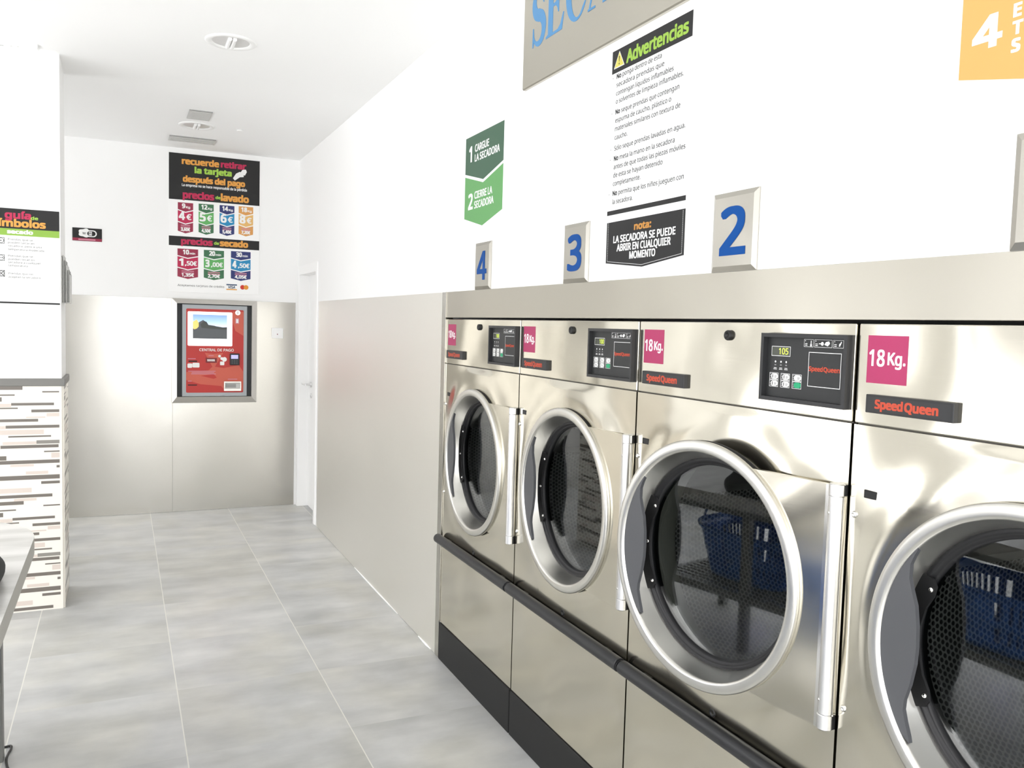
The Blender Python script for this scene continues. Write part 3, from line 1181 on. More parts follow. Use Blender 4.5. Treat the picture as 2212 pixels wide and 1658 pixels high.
# ------------------------------------------------------------------ number plates
def number_plate(n, yc, label):
    w, h = .171, .197
    r = empty('number_plate', right_wall(yc, ZS + .0005, 0), label, 'number plate', 'steel number plates on the fascia')
    b = MB()
    hw = w / 2
    bv = .013
    o = [(-hw, 0), (hw, 0), (hw, h), (-hw, h)]
    i = [(-hw + bv, bv), (hw - bv, bv), (hw - bv, h - bv), (-hw + bv, h - bv)]
    for k in range(4):
        l = (k + 1) % 4
        b.add([(*o[k], 0), (*o[l], 0), (*o[l], .003), (*o[k], .003)], [(0, 1, 2, 3)], M_PLATE)
        b.add([(*o[k], .003), (*o[l], .003), (*i[l], .009), (*i[k], .009)], [(0, 1, 2, 3)], M_PLATE)
    b.add([(*p, .009) for p in i], [(0, 1, 2, 3)], M_PLATE)
    b.build('plate', r)
    b = MB()
    wd = {'1': .050, '2': .088, '3': .086, '4': .094}[n]
    text(b, n, 0, .043, .112, M_BLUE, .0098, w=wd, bold=.0058, align='c')
    b.build('numeral', r)


number_plate('4', 3.316, 'steel number plate with blue 4, standing on the steel fascia')
number_plate('3', 2.513, 'steel number plate with blue 3, standing on the steel fascia')
number_plate('2', 1.703, 'steel number plate with blue 2, standing on the steel fascia')
number_plate('1', .892, 'steel number plate cut by the picture edge below the orange sign')

# ------------------------------------------------------------------ wall signs on the right wall
# green two-step sign
S = empty('instruction_sign', right_wall(3.543, 2.011, 0), 'white sign with dark green and light green arrows numbered 1 and 2', 'sign', 'dryer instruction signs')
W_ = .413
b = MB()
b.box(0, W_, 0, .415, .0, .004, M_PANELW, .0005, 1)
b.build('backing_board', S)
b = MB()
H0 = 2.011
b.prism([(.001, 2.4155 - H0), (.001, 2.2615 - H0), (W_ / 2, 2.2140 - H0), (W_ - .001, 2.2600 - H0), (W_ - .001, 2.4155 - H0)], .0040, .0046, M_GREEN1)
st1 = b.build('step_arrow', S)
st1['label'] = 'dark green arrow'
b = MB()
b.prism([(.001, 2.2490 - H0), (.001, 2.0675 - H0), (W_ / 2, 2.0215 - H0), (W_ - .001, 2.0670 - H0), (W_ - .001, 2.2480 - H0), (W_ / 2, 2.2010 - H0)], .0040, .0046, M_GREEN2)
st2 = b.build('step_arrow', S)
st2['label'] = 'light green arrow'
b = MB()
text(b, '1', .046, 2.308 - H0, .063, M_INK, .0050, w=.026, bold=.0040)
text(b, 'CARGUE', .110, 2.3425 - H0, .0290, M_INK, .0050, w=.150, bold=.0014)
text(b, 'LA SECADORA', .110, 2.3015 - H0, .0290, M_INK, .0050, w=.262, bold=.0014)
b.build('lettering', st1)
b = MB()
text(b, '2', .048, 2.104 - H0, .063, M_INK, .0050, w=.046, bold=.0040)
text(b, 'CIERRE LA', .116, 2.1430 - H0, .0290, M_INK, .0050, w=.190, bold=.0014)
text(b, 'SECADORA', .116, 2.1020 - H0, .0290, M_INK, .0050, w=.206, bold=.0014)
b.build('lettering', st2)

# orange sign
S = empty('instruction_sign', right_wall(1.0975, 2.015, 0), 'white sign with amber arrow numbered 4, cut by the picture corner', 'sign', 'dryer instruction signs')
b = MB()
b.box(0, W_, 0, .43, .0, .004, M_PANELW, .0005, 1)
b.build('backing_board', S)
b = MB()
b.prism([(.001, .235), (.001, .0535), (W_ / 2, .008), (W_ - .001, .0535), (W_ - .001, .235), (W_ / 2, .189)], .0040, .0046, M_AMBER)
st1 = b.build('step_arrow', S)
b = MB()
text(b, '4', .028, .098, .052, M_INK, .0050, w=.050, bold=.0040)
for k, ch in enumerate('ETS'):
    text(b, ch, .1015, .135 - .0295 * k, .0205, M_INK, .0050, xs=1.0, bold=.0020)
b.build('lettering', st1)

# warnings poster
S = empty('warning_poster', right_wall(2.3175, 1.953, 0), 'tall white Advertencias poster with charcoal header and yellow warning triangle', 'poster')
W_ = .4075
H_ = .5005
b = MB()
b.box(0, W_, 0, H_, 0, .004, M_PANELW, .0005, 1)
b.box(W_, W_ + .0008, 0, H_, .0, .0042, M_VENT)
b.build('backing_board', S)
b = MB()
b.prism([(0, .432), (W_, .432), (W_, H_), (0, H_)], .004, .0045, M_PRGREY)
hb = b.build('header_band', S)
b = MB()
b.prism([(0, 0), (W_, 0), (W_, .0135), (0, .0135)], .004, .0045, M_PRGREY)
b.build('footer_bar', S)
b = MB()
b.poly([(.0110, .4455), (.0710, .4455), (.041, .4935)], .0048, M_PANELW)
b.poly([(.0145, .4478), (.0675, .4478), (.041, .4905)], .0050, M_YEL)
b.poly([(.0385, .4785), (.0435, .4785), (.0422, .4620), (.0398, .4620)], .0053, M_PRBLACK)
b.xf = T(.041, .4555, 0)
b.disc(.0026, .0053, M_PRBLACK, 12)
b.build('warning_triangle', S)
b = MB()
text(b, 'Advertencias', .083, .4470, .036, M_LIME, .0050, w=.305, bold=.0026)
b.build('lettering', hb)
b = MB()
y_ = lambda z_: z_ - 1.953
L = [(2.366, '', 'No', ' ponga dentro de esta', .238), (2.3405, '', '', 'secadora prendas que', .252), (2.3150, '', '', 'contengan líquidos inflamables', .298), (2.2905, '', '', 'o solventes de limpieza inflamables.', .345),
     (2.2590, 'x', 'No', ' seque prendas que contengan', .328), (2.2335, '', '', 'espuma de caucho, plástico o', .292), (2.2080, '', '', 'materiales similares con textura de', .336), (2.1820, '', '', 'caucho.', .072),
     (2.1490, 'x', '', 'Sólo seque prendas lavadas en agua.', .363), (2.1180, 'x', 'No', ' meta la mano en la secadora', .316), (2.0925, '', '', 'antes de que todas las piezas móviles', .367), (2.0670, '', '', 'de esta se hayan detenido', .262), (2.0415, '', '', 'completamente.', .152),
     (2.0120, 'x', 'No', ' permita que los niños jueguen con', .365), (1.9860, '', '', 'la secadora.', .114)]
for zz, bul, bd, tx, wd in L:
    x = .029
    hcap = .0140
    if bd:
        text(b, bd, x, y_(zz), hcap, M_PRBLACK, .0046, w=.0245, bold=.0009)
        x += .0330
        wd -= .0330
    text(b, tx.strip(), x, y_(zz), hcap, M_PRTEXT, .0046, w=wd, bold=.0003)
for zz in (2.366, 2.259, 2.149, 2.118, 2.012):
    b.rect(.006, .0105, y_(zz) + .0045, y_(zz) + .0065, .0046, M_PRTEXT)
b.build('body_text', S)

# note board
S = empty('note_sign', right_wall(2.3175, 1.785, 0), 'charcoal nota sign with dashed white border and pointed foot, below the poster', 'sign')
b = MB()
b.box(0, W_, 0, .146, 0, .003, M_PANELW, .0005, 1)
b.box(W_, W_ + .0008, -.012, .146, .0, .0032, M_VENT)
b.build('backing_board', S)
b = MB()
b.prism([(0, .021), (W_ / 2, .0005), (W_, .021), (W_, .146), (0, .146)], .003, .0036, M_PRGREY)
b.build('charcoal_panel', S)
b = MB()


def dashes(p0, p1, n, w=.0015):
    p0, p1 = Vector(p0), Vector(p1)
    d = (p1 - p0)
    u = d.normalized()
    v = Vector((-u.y, u.x)) * w / 2
    for k in range(n):
        a = p0 + d * (k / n)
        c = p0 + d * ((k + .6) / n)
        b.poly([tuple(a - v), tuple(c - v), tuple(c + v), tuple(a + v)], .0040, M_INK)


dashes((.0095, .144), (.0095, .026), 22)
dashes((W_ - .0095, .026), (W_ - .0095, .144), 22)
dashes((.0095, .026), (W_ / 2, .0065), 34)
dashes((W_ / 2, .0065), (W_ - .0095, .026), 34)
text(b, 'nota:', .158, .1120, .0190, M_ORNOTE, .0040, w=.086, bold=.0018)
text(b, 'LA SECADORA SE PUEDE', W_ / 2, .0810, .0205, M_INK, .0040, w=.322, bold=.0011, align='c')
text(b, 'ABRIR EN CUALQUIER', W_ / 2, .0545, .0205, M_INK, .0040, w=.280, bold=.0011, align='c')
text(b, 'MOMENTO', W_ / 2, .0280, .0205, M_INK, .0040, w=.134, bold=.0011, align='c')
b.build('lettering', S)


# steel name plate with cut-out serif letters
def serif(ch):
    """outlines on a unit cap height; list of polygons, width"""
    stem = lambda x: [[(x, 0), (x + .36, 0), (x + .36, .035), (x + .27, .06), (x + .27, .94), (x + .36, .965), (x + .36, 1), (x, 1), (x, .965), (x + .09, .94), (x + .09, .06), (x, .035)]]
    if ch == 'E':
        return [[(0, 0), (.68, 0), (.75, .28), (.71, .28), (.61, .11), (.50, .05), (.29, .05), (.29, .485), (.40, .48), (.47, .42), (.50, .34), (.535, .34), (.535, .70), (.50, .70), (.47, .60), (.40, .54), (.29, .535), (.29, .95), (.50, .95), (.58, .90), (.65, .74), (.69, .74), (.67, 1), (0, 1), (0, .965), (.09, .94), (.09, .06), (0, .035)]], .75
    if ch == 'C':
        p = arc(.42, .5, .42, .52, 48, 322, 30) + [(.79, .26), (.75, .24)] + arc(.47, .5, .27, .465, 310, 52, 26) + [(.72, .66), (.755, .66), (.755, 1.0), (.725, 1.0)]
        return [p], .79
    if ch == 'S':
        c = arc(.31, .745, .215, .225, 25, 270, 20) + arc(.31, .26, .235, .245, 88, -155, 20)
        n = len(c)
        Lf, Rt = [], []
        for i, p in enumerate(c):
            q_ = c[min(i + 1, n - 1)]
            p_ = c[max(i - 1, 0)]
            dx, dy = q_[0] - p_[0], q_[1] - p_[1]
            l = math.hypot(dx, dy) or 1
            t_ = i / (n - 1)
            w = .025 + .085 * math.sin(math.pi * t_) ** 1.3
            Lf.append((p[0] - dy / l * w, p[1] + dx / l * w))
            Rt.append((p[0] + dy / l * w, p[1] - dx / l * w))
        return [Lf + Rt[::-1], [(.49, .70), (.53, .68), (.535, 1.0), (.505, 1.0), (.46, .90)], [(.045, -.01), (.075, -.01), (.13, .10), (.085, .33), (.05, .33)]], .58
    if ch == 'A':
        return [[(.02, 0), (.07, 0), (.43, .86), (.40, 1.0)], [(.40, 1.02), (.46, 1.02), (.84, .04), (.62, .04), (.34, .80)], [(.17, .30), (.62, .30), (.60, .35), (.19, .35)], [(0, 0), (.26, 0), (.26, .035), (0, .035)], [(.52, 0), (.92, 0), (.92, .04), (.52, .04)]], .92
    if ch == 'D':
        return stem(0) + [arc(.30, .5, .54, .5, -90, 90, 24) + arc(.30, .5, .34, .45, 90, -90, 24), [(.2, .95), (.31, .95), (.31, 1), (.2, 1)], [(.2, 0), (.31, 0), (.31, .05), (.2, .05)]], .84
    if ch == 'O':
        return [arc(.44, .5, .44, .52, 90, 270, 24) + arc(.44, .5, .25, .47, 270, 90, 24), arc(.44, .5, .44, .52, -90, 90, 24) + arc(.44, .5, .25, .47, 90, -90, 24)], .88
    if ch == 'R':
        return stem(0) + [arc(.32, .745, .36, .255, -90, 90, 18) + arc(.32, .745, .17, .205, 90, -90, 18), [(.2, .95), (.33, .95), (.33, 1), (.2, 1)], [(.2, .49), (.33, .49), (.33, .54), (.2, .54)], [(.36, .50), (.52, .50), (.80, .04), (.88, .035), (.88, 0), (.60, 0), (.36, .46)]], .86


S = empty('steel_name_plate', right_wall(2.941, 2.481, 0), 'large brushed steel plate with blue serif SECADORAS letters near the ceiling', 'sign')
b = MB()
b.box(0, 1.475, 0, .445, 0, .020, M_FASCIA, .004, 1)
b.box(.0, 1.475, -.006, 0.0005, 0, .006, M_PANELW)
b.build('plate', S)
b = MB()
x = .072
ch_h = .200
kw = .178
for ch in 'SECADORAS':
    pl, w = serif(ch)
    for i, p in enumerate(pl):
        b.prism([(x + u * kw, .134 + v * ch_h) for u, v in p], .0200, .0208 + .0001 * i, M_BLUEL)
    x += w * kw + .012
b.build('lettering', S)

# ------------------------------------------------------------------ far wall things
# price poster
PX, PZ = .356, 1.805
S = empty('price_poster', far_wall(PX, PZ, 0), 'white price list poster with black headings on the wall above the pay station', 'poster')
W_, H_ = .7035, 1.109
b = MB()
b.box(0, W_, 0, H_, 0, .004, M_PANELW, .0006, 1)
b.build('backing_board', S)
b = MB()
b.rect(0, W_, 2.546 - PZ, 2.914 - PZ, .0044, M_PRBLACK)
hb1 = b.build('header_band', S)
b = MB()
b.rect(0, W_, 2.178 - PZ, 2.254 - PZ, .0044, M_PRBLACK)
hb2 = b.build('header_band', S)
b = MB()
t4 = .0050
text(b, 'recuerde', .100, 2.833 - PZ, .046, M_ORANGE, t4, w=.278, bold=.0045)
text(b, 'retirar', .398, 2.835 - PZ, .046, M_CRIM, t4, w=.194, bold=.0045)
text(b, 'la tarjeta', .197, 2.769 - PZ, .044, M_LIMEF, t4, w=.280, bold=.0045)
text(b, 'después del pago', .108, 2.693 - PZ, .044, M_ORANGE, t4, w=.475, bold=.0045)
text(b, 'La empresa no se hace responsable de la pérdida', .098, 2.656 - PZ, .020, M_INK, t4, w=.503, bold=.0008)
text(b, 'precios', .108, 2.563 - PZ, .052, M_CRIM, t4, w=.232, bold=.005)
text(b, 'de', .356, 2.575 - PZ, .022, M_LIMEF, t4, w=.036, bold=.002)
text(b, 'lavado', .400, 2.565 - PZ, .052, M_ORANGE, t4, w=.214, bold=.005)
b.build('lettering', hb1)
b = MB()
text(b, 'precios', .096, 2.194 - PZ, .046, M_CRIM, t4, w=.234, bold=.005)
text(b, 'de', .346, 2.204 - PZ, .022, M_LIMEF, t4, w=.036, bold=.002)
text(b, 'secado', .394, 2.196 - PZ, .046, M_ORANGE, t4, w=.216, bold=.005)
b.build('lettering', hb2)
b = MB()
text(b, 'Aceptamos tarjetas de crédito', .066, 1.853 - PZ, .016, M_PRTEXT, t4, w=.360)
b.build('lettering', S)
b = MB()
b.poly([(.49, 2.755 - PZ), (.505, 2.737 - PZ), (.545, 2.768 - PZ), (.575, 2.772 - PZ), (.575, 2.79 - PZ), (.545, 2.812 - PZ), (.515, 2.795 - PZ)], t4, M_INK)
b.poly([(.545, 2.800 - PZ), (.585, 2.785 - PZ), (.600, 2.815 - PZ), (.592, 2.835 - PZ), (.565, 2.830 - PZ)], t4 + .0002, M_INK)
b.build('hand_and_card_symbol', S)


def price_tag(x, w, top, bot, c1_, c2_, a, au, p, pe, sub, label):
    b = MB()
    d = .018
    h = top - bot
    m1, m2 = top - h * .24, top - h * .655
    e = .008
    zt = top - PZ
    yy = [v - PZ for v in (top, m1, m2, bot)]
    cx_ = x + w / 2
    b.poly([(x, yy[1]), (cx_, yy[1] - d), (x + w, yy[1]), (x + w, yy[0]), (x, yy[0])], .0046, c1_)
    b.poly([(x, yy[2]), (cx_, yy[2] - d), (x + w, yy[2]), (x + w, yy[1] - e), (cx_, yy[1] - d - e), (x, yy[1] - e)], .0046, c2_)
    b.poly([(x, yy[3]), (cx_, yy[3] - d), (x + w, yy[3]), (x + w, yy[2] - e), (cx_, yy[2] - d - e), (x, yy[2] - e)], .0046, c1_)
    o = b.build('price_tag', S)
    b = MB()
    wa = .026 * len(a)
    text(b, a, cx_ - .014, zt - .043, .034, M_INK, .0050, w=wa * .8, bold=.003, align='c')
    text(b, au, cx_ + wa * .4 - .006, zt - .043, .016, M_INK, .0050, w=.030 if len(au) < 3 else .040, bold=.001)
    text(b, p, x + w * .10, yy[2] + h * .055, h * (.27 if pe == '€' else .24), M_INK, .0050, w=w * (.34 if pe == '€' else .16), bold=.0048)
    text(b, pe, x + w * (.58 if pe == '€' else .37), yy[2] + h * .065, h * (.19 if pe == '€' else .15), M_INK, .0050, w=w * (.30 if pe == '€' else .56), bold=.0022)
    for k in range(2 if len(p) == 1 else 1):
        b.rect(cx_ - w * .3, cx_ + w * .3, yy[3] + h * (.125 + .06 * k), yy[3] + h * (.155 + .06 * k), .0050, M_PINKLN)
    text(b, sub, cx_, yy[3] + .002, .024, M_INK, .0050, w=w * .58, bold=.0022, align='c')
    b.build('lettering', o)


price_tag(.067, .116, 2.524, 2.297, M_CRIM2, M_CRIM, '9', 'Kg', '4', '€', '3,60€', '')
price_tag(.225, .116, 2.526, 2.297, M_PG1, M_PG2, '12', 'Kg', '5', '€', '4,50€', '')
price_tag(.387, .116, 2.528, 2.299, M_NAVY, M_SKY, '14', 'Kg', '6', '€', '5,40€', '')
price_tag(.537, .116, 2.531, 2.305, M_PO1, M_PO2, '18', 'Kg', '8', '€', '7,20€', '')
price_tag(.065, .157, 2.155, 1.931, M_CRIM2, M_CRIM, '10', 'min', '1', ',50€', '1,35€', '')
price_tag(.266, .157, 2.156, 1.931, M_PG1, M_PG2, '20', 'min', '3', ',00€', '2,70€', '')
price_tag(.478, .157, 2.159, 1.935, M_NAVY, M_SKY, '30', 'min', '4', ',50€', '4,05€', '')
b = MB()
x0, y0 = .443, 1.838 - PZ
b.rect(x0, x0 + .084, y0, y0 + .048, .0044, M_PANELW)
b.rect(x0, x0 + .084, y0 + .038, y0 + .048, .0048, M_VISAB)
b.rect(x0, x0 + .084, y0, y0 + .009, .0048, M_ORANGE)
text(b, 'VISA', x0 + .013, y0 + .0135, .020, M_VISAB, .0048, w=.056, bold=.0012, shear=.15)
b.build('card_logo', S)
b = MB()
b.xf = T(.572, 1.8645 - PZ, 0)
b.disc(.019, .0048, M_MCR, 28)
b.xf = T(.600, 1.8645 - PZ, 0)
b.disc(.019, .0050, M_MCO, 28)
b.build('card_logo', S)

# wifi sign
S = empty('wifi_sign', far_wall(-.334, 2.169, 0), 'small black and crimson wifi sign on the white far wall beside pillar', 'sign')
b = MB()
b.box(0, .2055, 0, .0995, 0, .004, M_PRBLACK, .0006, 1)
b.rect(.001, .2045, .001, .022, .0043, M_CRIM2)
b.rect(.042, .160, .006, .016, .0046, M_PINKLN)
b.build('sign_board', S)
b = MB()
b.xf = T(.086, .062, 0)
pts = [(.044 * math.cos(t_) * (1 + .10 * math.cos(5 * t_)), .032 * math.sin(t_) * (1 + .10 * math.cos(5 * t_))) for t_ in [i * math.pi / 24 for i in range(48)]]
b.poly(pts, .0044, M_INK)
b.xf = T(.128, .059, 0)
b.poly(arc(-.012, 0, .026, .026, 90, 270, 12) + arc(.016, 0, .026, .026, -90, 90, 12), .0046, M_INK)
b.poly(arc(-.006, 0, .019, .019, 90, 270, 12) + arc(.014, 0, .019, .019, -90, 90, 12), .0048, M_PRBLACK)
b.rect(-.014, .008, -.014, .014, .0050, M_INK)
text(b, 'Fi', -.003, -.009, .018, M_PRBLACK, .0052, w=.014, bold=.001, align='c')
b.xf = T(.07, .050, 0)
text(b, 'Wi', 0, 0, .018, M_PRTEXT, .0046, w=.026, bold=.0006)
b.build('wifi_logo', S)

# switch
b = MB()
b.box(-.0475, .0475, -.0445, .0445, .003, .012, M_PANELW, .003, 2)
b.box(-.030, .030, -.030, .030, .012, .0145, M_PANELW, .0015, 1)
b.rect(-.003, .003, -.014, -.004, .0148, M_KDRED)
o = b.build('light_switch', None, far_wall(1.2145, 1.4885, 0))
tag(o, 'white square switch plate on the steel cladding beside the white door', 'switch')

# payment station ----------------------------------------------------
KX, KZ = .378, .902
S = empty('payment_station', far_wall(KX, KZ, .003), 'red pay station with screen in a steel framed recess of far wall', 'payment machine')
KW, KH = .666, .851
b = MB()
fo = [(0, 0), (KW, 0), (KW, KH), (0, KH)]
fi = [(.038, .051), (KW - .044, .051), (KW - .044, KH - .039), (.038, KH - .039)]
for k in range(4):
    l = (k + 1) % 4
    b.add([(*fo[k], 0), (*fo[l], 0), (*fo[l], .022), (*fo[k], .022)], [(0, 1, 2, 3)], M_TRIMST)
    b.add([(*fo[k], .022), (*fo[l], .022), (*fi[l], .040), (*fi[k], .040)], [(0, 1, 2, 3)], M_TRIMST)
    b.add([(*fi[k], .040), (*fi[l], .040), (*fi[l], .001), (*fi[k], .001)], [(0, 1, 2, 3)], M_TRIMST)
b.build('steel_frame', S)
b = MB()
b.rect(fi[0][0], fi[1][0], fi[0][1], fi[2][1], .0012, M_NICHE)
b.build('black_recess', S)
k_ = lambda x_: x_ - KX
z_ = lambda v: v - KZ
b = MB()
b.box(k_(.4565), k_(.9655), z_(.955), z_(1.708), .0015, .016, M_KGREY, .003, 2)
fc = b.build('grey_front', S)
b = MB()


b.prism(rrect(k_(.487), k_(.9365), z_(.986), z_(1.6735), .010), .016, .0185, M_KRED)
# lighter swoosh printed on the red
b.poly([(k_(.630), z_(1.315)), (k_(.70), z_(1.305)), (k_(.775), z_(1.315)), (k_(.71), z_(1.20)), (k_(.78), z_(1.19)), (k_(.90), z_(1.215)), (k_(.935), z_(1.16)), (k_(.935), z_(1.0)), (k_(.79), z_(1.0)), (k_(.76), z_(1.04)), (k_(.60), z_(1.055)), (k_(.488), z_(1.09)), (k_(.488), z_(1.155)), (k_(.66), z_(1.17)), (k_(.69), z_(1.2))], .0188, M_KRED2)
b.poly([(k_(.87), z_(1.50)), (k_(.935), z_(1.46)), (k_(.935), z_(1.66)), (k_(.85), z_(1.66)), (k_(.85), z_(1.57))], .0188, M_KRED2)
b.poly([(k_(.60), z_(1.125)), (k_(.70), z_(1.14)), (k_(.725), z_(1.11)), (k_(.70), z_(1.10))], .0191, M_KRED)
rp = b.build('red_panel', S)
b = MB()
b.prism(rrect(k_(.499), k_(.8455), z_(1.372), z_(1.651), .008), .0185, .0215, M_SCRW)
x0, x1, y0, y1 = k_(.537), k_(.8045), z_(1.431), z_(1.6275)
b.rect(x0, x1, y0, y1, .0218, M_SKYPIC, uv=True)
dx, dy = x1 - x0, y1 - y0
P = lambda l: [(x0 + u * dx, y0 + v * dy) for u, v in l]
b.poly(P([(0, 0), (1, 0), (1, .50), (.80, .48), (.62, .55), (.45, .58), (.40, .66), (.30, .78), (.2, .70), (.1, .60), (0, .55)]), .0220, M_HILL)
b.poly(P([(.22, .60), (.33, .74), (.40, .70), (.45, .58), (.62, .54), (1, .46), (1, .40), (.5, .42), (.25, .45)]), .0222, M_HILL2)
b.poly(P([(0, .42), (.05, .38), (.12, .42), (.17, .50), (.17, .64), (.14, .74), (.10, .80), (.06, .74), (.02, .72), (0, .66)]), .0224, M_GLOW)
b.build('screen', S)
b = MB()
t5 = .0192
text(b, 'CENTRAL DE PAGO', k_(.589), z_(1.3285), .0210, M_INK, t5, w=.269, bold=.0008)
for xa, xb, za in ((.500, .560, 1.262), (.66, .70, 1.288), (.812, .888, 1.094), (.50, .53, 1.078)):
    b.rect(k_(xa), k_(xb), z_(za), z_(za) + .006, t5, M_PINKLN)
for k, (xa, xb) in enumerate(((.502, .715), (.530, .705), (.525, .718))):
    b.rect(k_(xa), k_(xb), z_(1.160 - .011 * k), z_(1.1655 - .011 * k), t5, M_PINKLN)
b.build('lettering', rp)
b = MB()
b.box(k_(.505), k_(.571), z_(1.239), z_(1.250), .0185, .0215, M_BLACK, .001, 1)
b.build('banknote_slot', S)
b = MB()
b.poly(rrect(k_(.497), k_(.534), z_(1.190), z_(1.226), .008), t5, M_INK)
b.poly(rrect(k_(.535), k_(.590), z_(1.193), z_(1.232), .008), t5, M_INK)
for cx_, cz_, r_ in ((.746, 1.288, .011), (.764, 1.268, .012), (.785, 1.262, .019)):
    b.xf = T(k_(cx_), z_(cz_), 0)
    b.disc(r_, t5 + .0001 * r_ * 100, M_INK, 18)
b.xf = I4
b.poly(rrect(k_(.750), k_(.784), z_(1.213), z_(1.244), .006), t5, M_INK)
b.build('pictogram', rp)
b = MB()
b.box(k_(.638), k_(.725), z_(1.233), z_(1.273), .0185, .0225, M_KDRED, .001, 1)
for k in range(6):
    xa = k_(.652) + k * .0100
    b.poly([(xa, z_(1.245)), (xa + .007, z_(1.245)), (xa + .005, z_(1.262)), (xa - .002, z_(1.262))], .0228, M_INK)
b.build('coin_display', S)
b = MB()
b.box(k_(.827), k_(.904), z_(1.215), z_(1.312), .0185, .034, M_CTRL, .004, 2)
b.rect(k_(.836), k_(.892), z_(1.268), z_(1.300), .0343, M_LILAC)
for r_ in range(3):
    for c_ in range(3):
        b.box(k_(.840) + c_ * .018, k_(.852) + c_ * .018, z_(1.226) + r_ * .012, z_(1.234) + r_ * .012, .034, .0355, M_GREYPL)
b.build('card_reader', S)
b = MB()
b.xf = T(k_(.889), z_(1.651), .0185)
b.cyl(.021, 0, .006, M_ALU, 28, .001)
b.box(-.002, .002, -.012, .012, .006, .0065, M_BLACK)
b.build('coin_slot', S)
b = MB()
b.rect(k_(.871), k_(.899), z_(1.560), z_(1.605), t5, M_PINKLN)
b.rect(k_(.876), k_(.894), z_(1.566), z_(1.598), t5 + .0002, M_INK)
b.build('coin_label', rp)
b = MB()
xa, xb, ya, yb = k_(.781), k_(.918), z_(.999), z_(1.079)
b.box(xa, xb, yb - .012, yb, .0185, .034, M_TRIMST, .001, 1)
b.box(xa, xb, ya, ya + .020, .0185, .034, M_TRIMST, .001, 1)
b.box(xa, xa + .008, ya + .020, yb - .012, .0185, .034, M_TRIMST)
b.box(xb - .008, xb, ya + .020, yb - .012, .0185, .034, M_TRIMST)
b.rect(xa + .008, xb - .008, ya + .020, yb - .012, .0190, M_VENT)
b.rect(xa + .012, xb - .040, ya + .028, yb - .022, .0200, M_VENTD)
b.build('coin_tray', S)
b = MB()
b.box(k_(.501), k_(.571), z_(1.045), z_(1.053), .0185, .0215, M_BLACK, .001, 1)
b.build('receipt_slot', S)

# ------------------------------------------------------------------ pillar things
S = empty('care_symbol_poster', T(-.292, PY0, 1.648) @ RX90, 'white laundry symbol guide with black and lime heading on the pillar', 'poster')
W_, H_ = .43, .491
b = MB()
b.box(-W_, 0, 0, H_, 0, .004, M_PANELW, .0006, 1)
b.rect(-W_, 0, 0, .0085, .0043, M_PRBLACK)
b.build('backing_board', S)
b = MB()
b.rect(-W_, 0, .3875, H_, .0043, M_PRBLACK)
hb1 = b.build('header_band', S)
b = MB()
b.rect(-W_, 0, .3520, .3875, .0043, M_LIME2)
lb1 = b.build('lime_band', S)
b = MB()
text(b, 'guía', -.247, .4410, .034, M_CRIM, .0048, w=.114, bold=.0032)
text(b, 'de', -.131, .4395, .015, M_LIMEF, .0048, w=.032, bold=.0012)
text(b, 'símbolos', -.304, .3985, .035, M_ORANGE, .0048, w=.238, bold=.0032)
b.build('lettering', hb1)
b = MB()
text(b, 'secado', -.238, .3625, .0185, M_INK, .0048, w=.114, bold=.0022)
b.build('lettering', lb1)
b = MB()
for k, (ln, wd, zz) in enumerate((('Prendas que se', .112, .3270), ('pueden secar en', .120, .3105), ('secadora, pero a una', .153, .2935), ('temperatura moderada', .164, .2755),
                                  ('Prendas que se', .112, .2420), ('pueden secar en', .120, .2250), ('secadora a cualquier', .148, .2085), ('temperatura', .088, .1920),
                                  ('Prendas que no', .112, .1510), ('aceptan la secadora', .145, .1330))):
    text(b, ln, -.236, zz, .0095, M_PRTEXT, .0048, w=wd)
b.build('body_text', S)
for k, zz in enumerate((.3235, .2350, .1540)):
    b = MB()
    b.outline(-.284, -.252, zz - .016, zz + .016, .0048, .002, M_PRBLACK)
    b.xf = T(-.268, zz, 0)
    b.lathe([(.0115, .0048), (.0135, .0048)], M_PRBLACK, 24)
    if k == 0:
        b.disc(.003, .0048, M_PRBLACK, 10)
    elif k == 1:
        for dx_ in (-.005, .005):
            b.xf = T(-.268 + dx_, zz, 0)
            b.disc(.003, .0048, M_PRBLACK, 10)
    else:
        for sg in (1, -1):
            b.poly([(-.017, -.016 * sg), (-.014, -.017 * sg), (.017, .016 * sg), (.014, .017 * sg)], .0050, M_PRBLACK)
    b.build('care_symbol', S)

# leaflet holder on the pillar's side face
S = empty('leaflet_holder', T(PX1, PY0 + .06, 1.66) @ Matrix.Rotation(R(90), 4, 'Z') @ RX90, 'grey acrylic leaflet holder with sloping top on side of pillar', 'leaflet holder')
b = MB()
# local: x along the face (away from the camera), y up, z out
b.box(0, .22, 0, .250, 0, .003, M_ACRYL)
b.box(0, .22, 0, .003, .003, .036, M_ACRYL)
b.box(0, .22, 0, .155, .036, .039, M_ACRYL)
pr = [(0, 0), (.039, 0), (.039, .155), (.003, .262), (0, .262)]
for xx in (.217,):
    b.add([(xx, v, u) for u, v in pr] + [(xx + .003, v, u) for u, v in pr], [(0, 1, 2, 3, 4), (9, 8, 7, 6, 5)] + [(i, 5 + i, 5 + (i + 1) % 5, (i + 1) % 5) for i in range(5)], M_ACRYL)
b.build('holder_case', S)
b = MB()
for k in range(4):
    b.box(.004, .212, .004, .255 - k * .026, .005 + k * .0078, .0105 + k * .0078, M_ACRYLD if k % 2 else M_ACRYL)
b.build('leaflets', S)

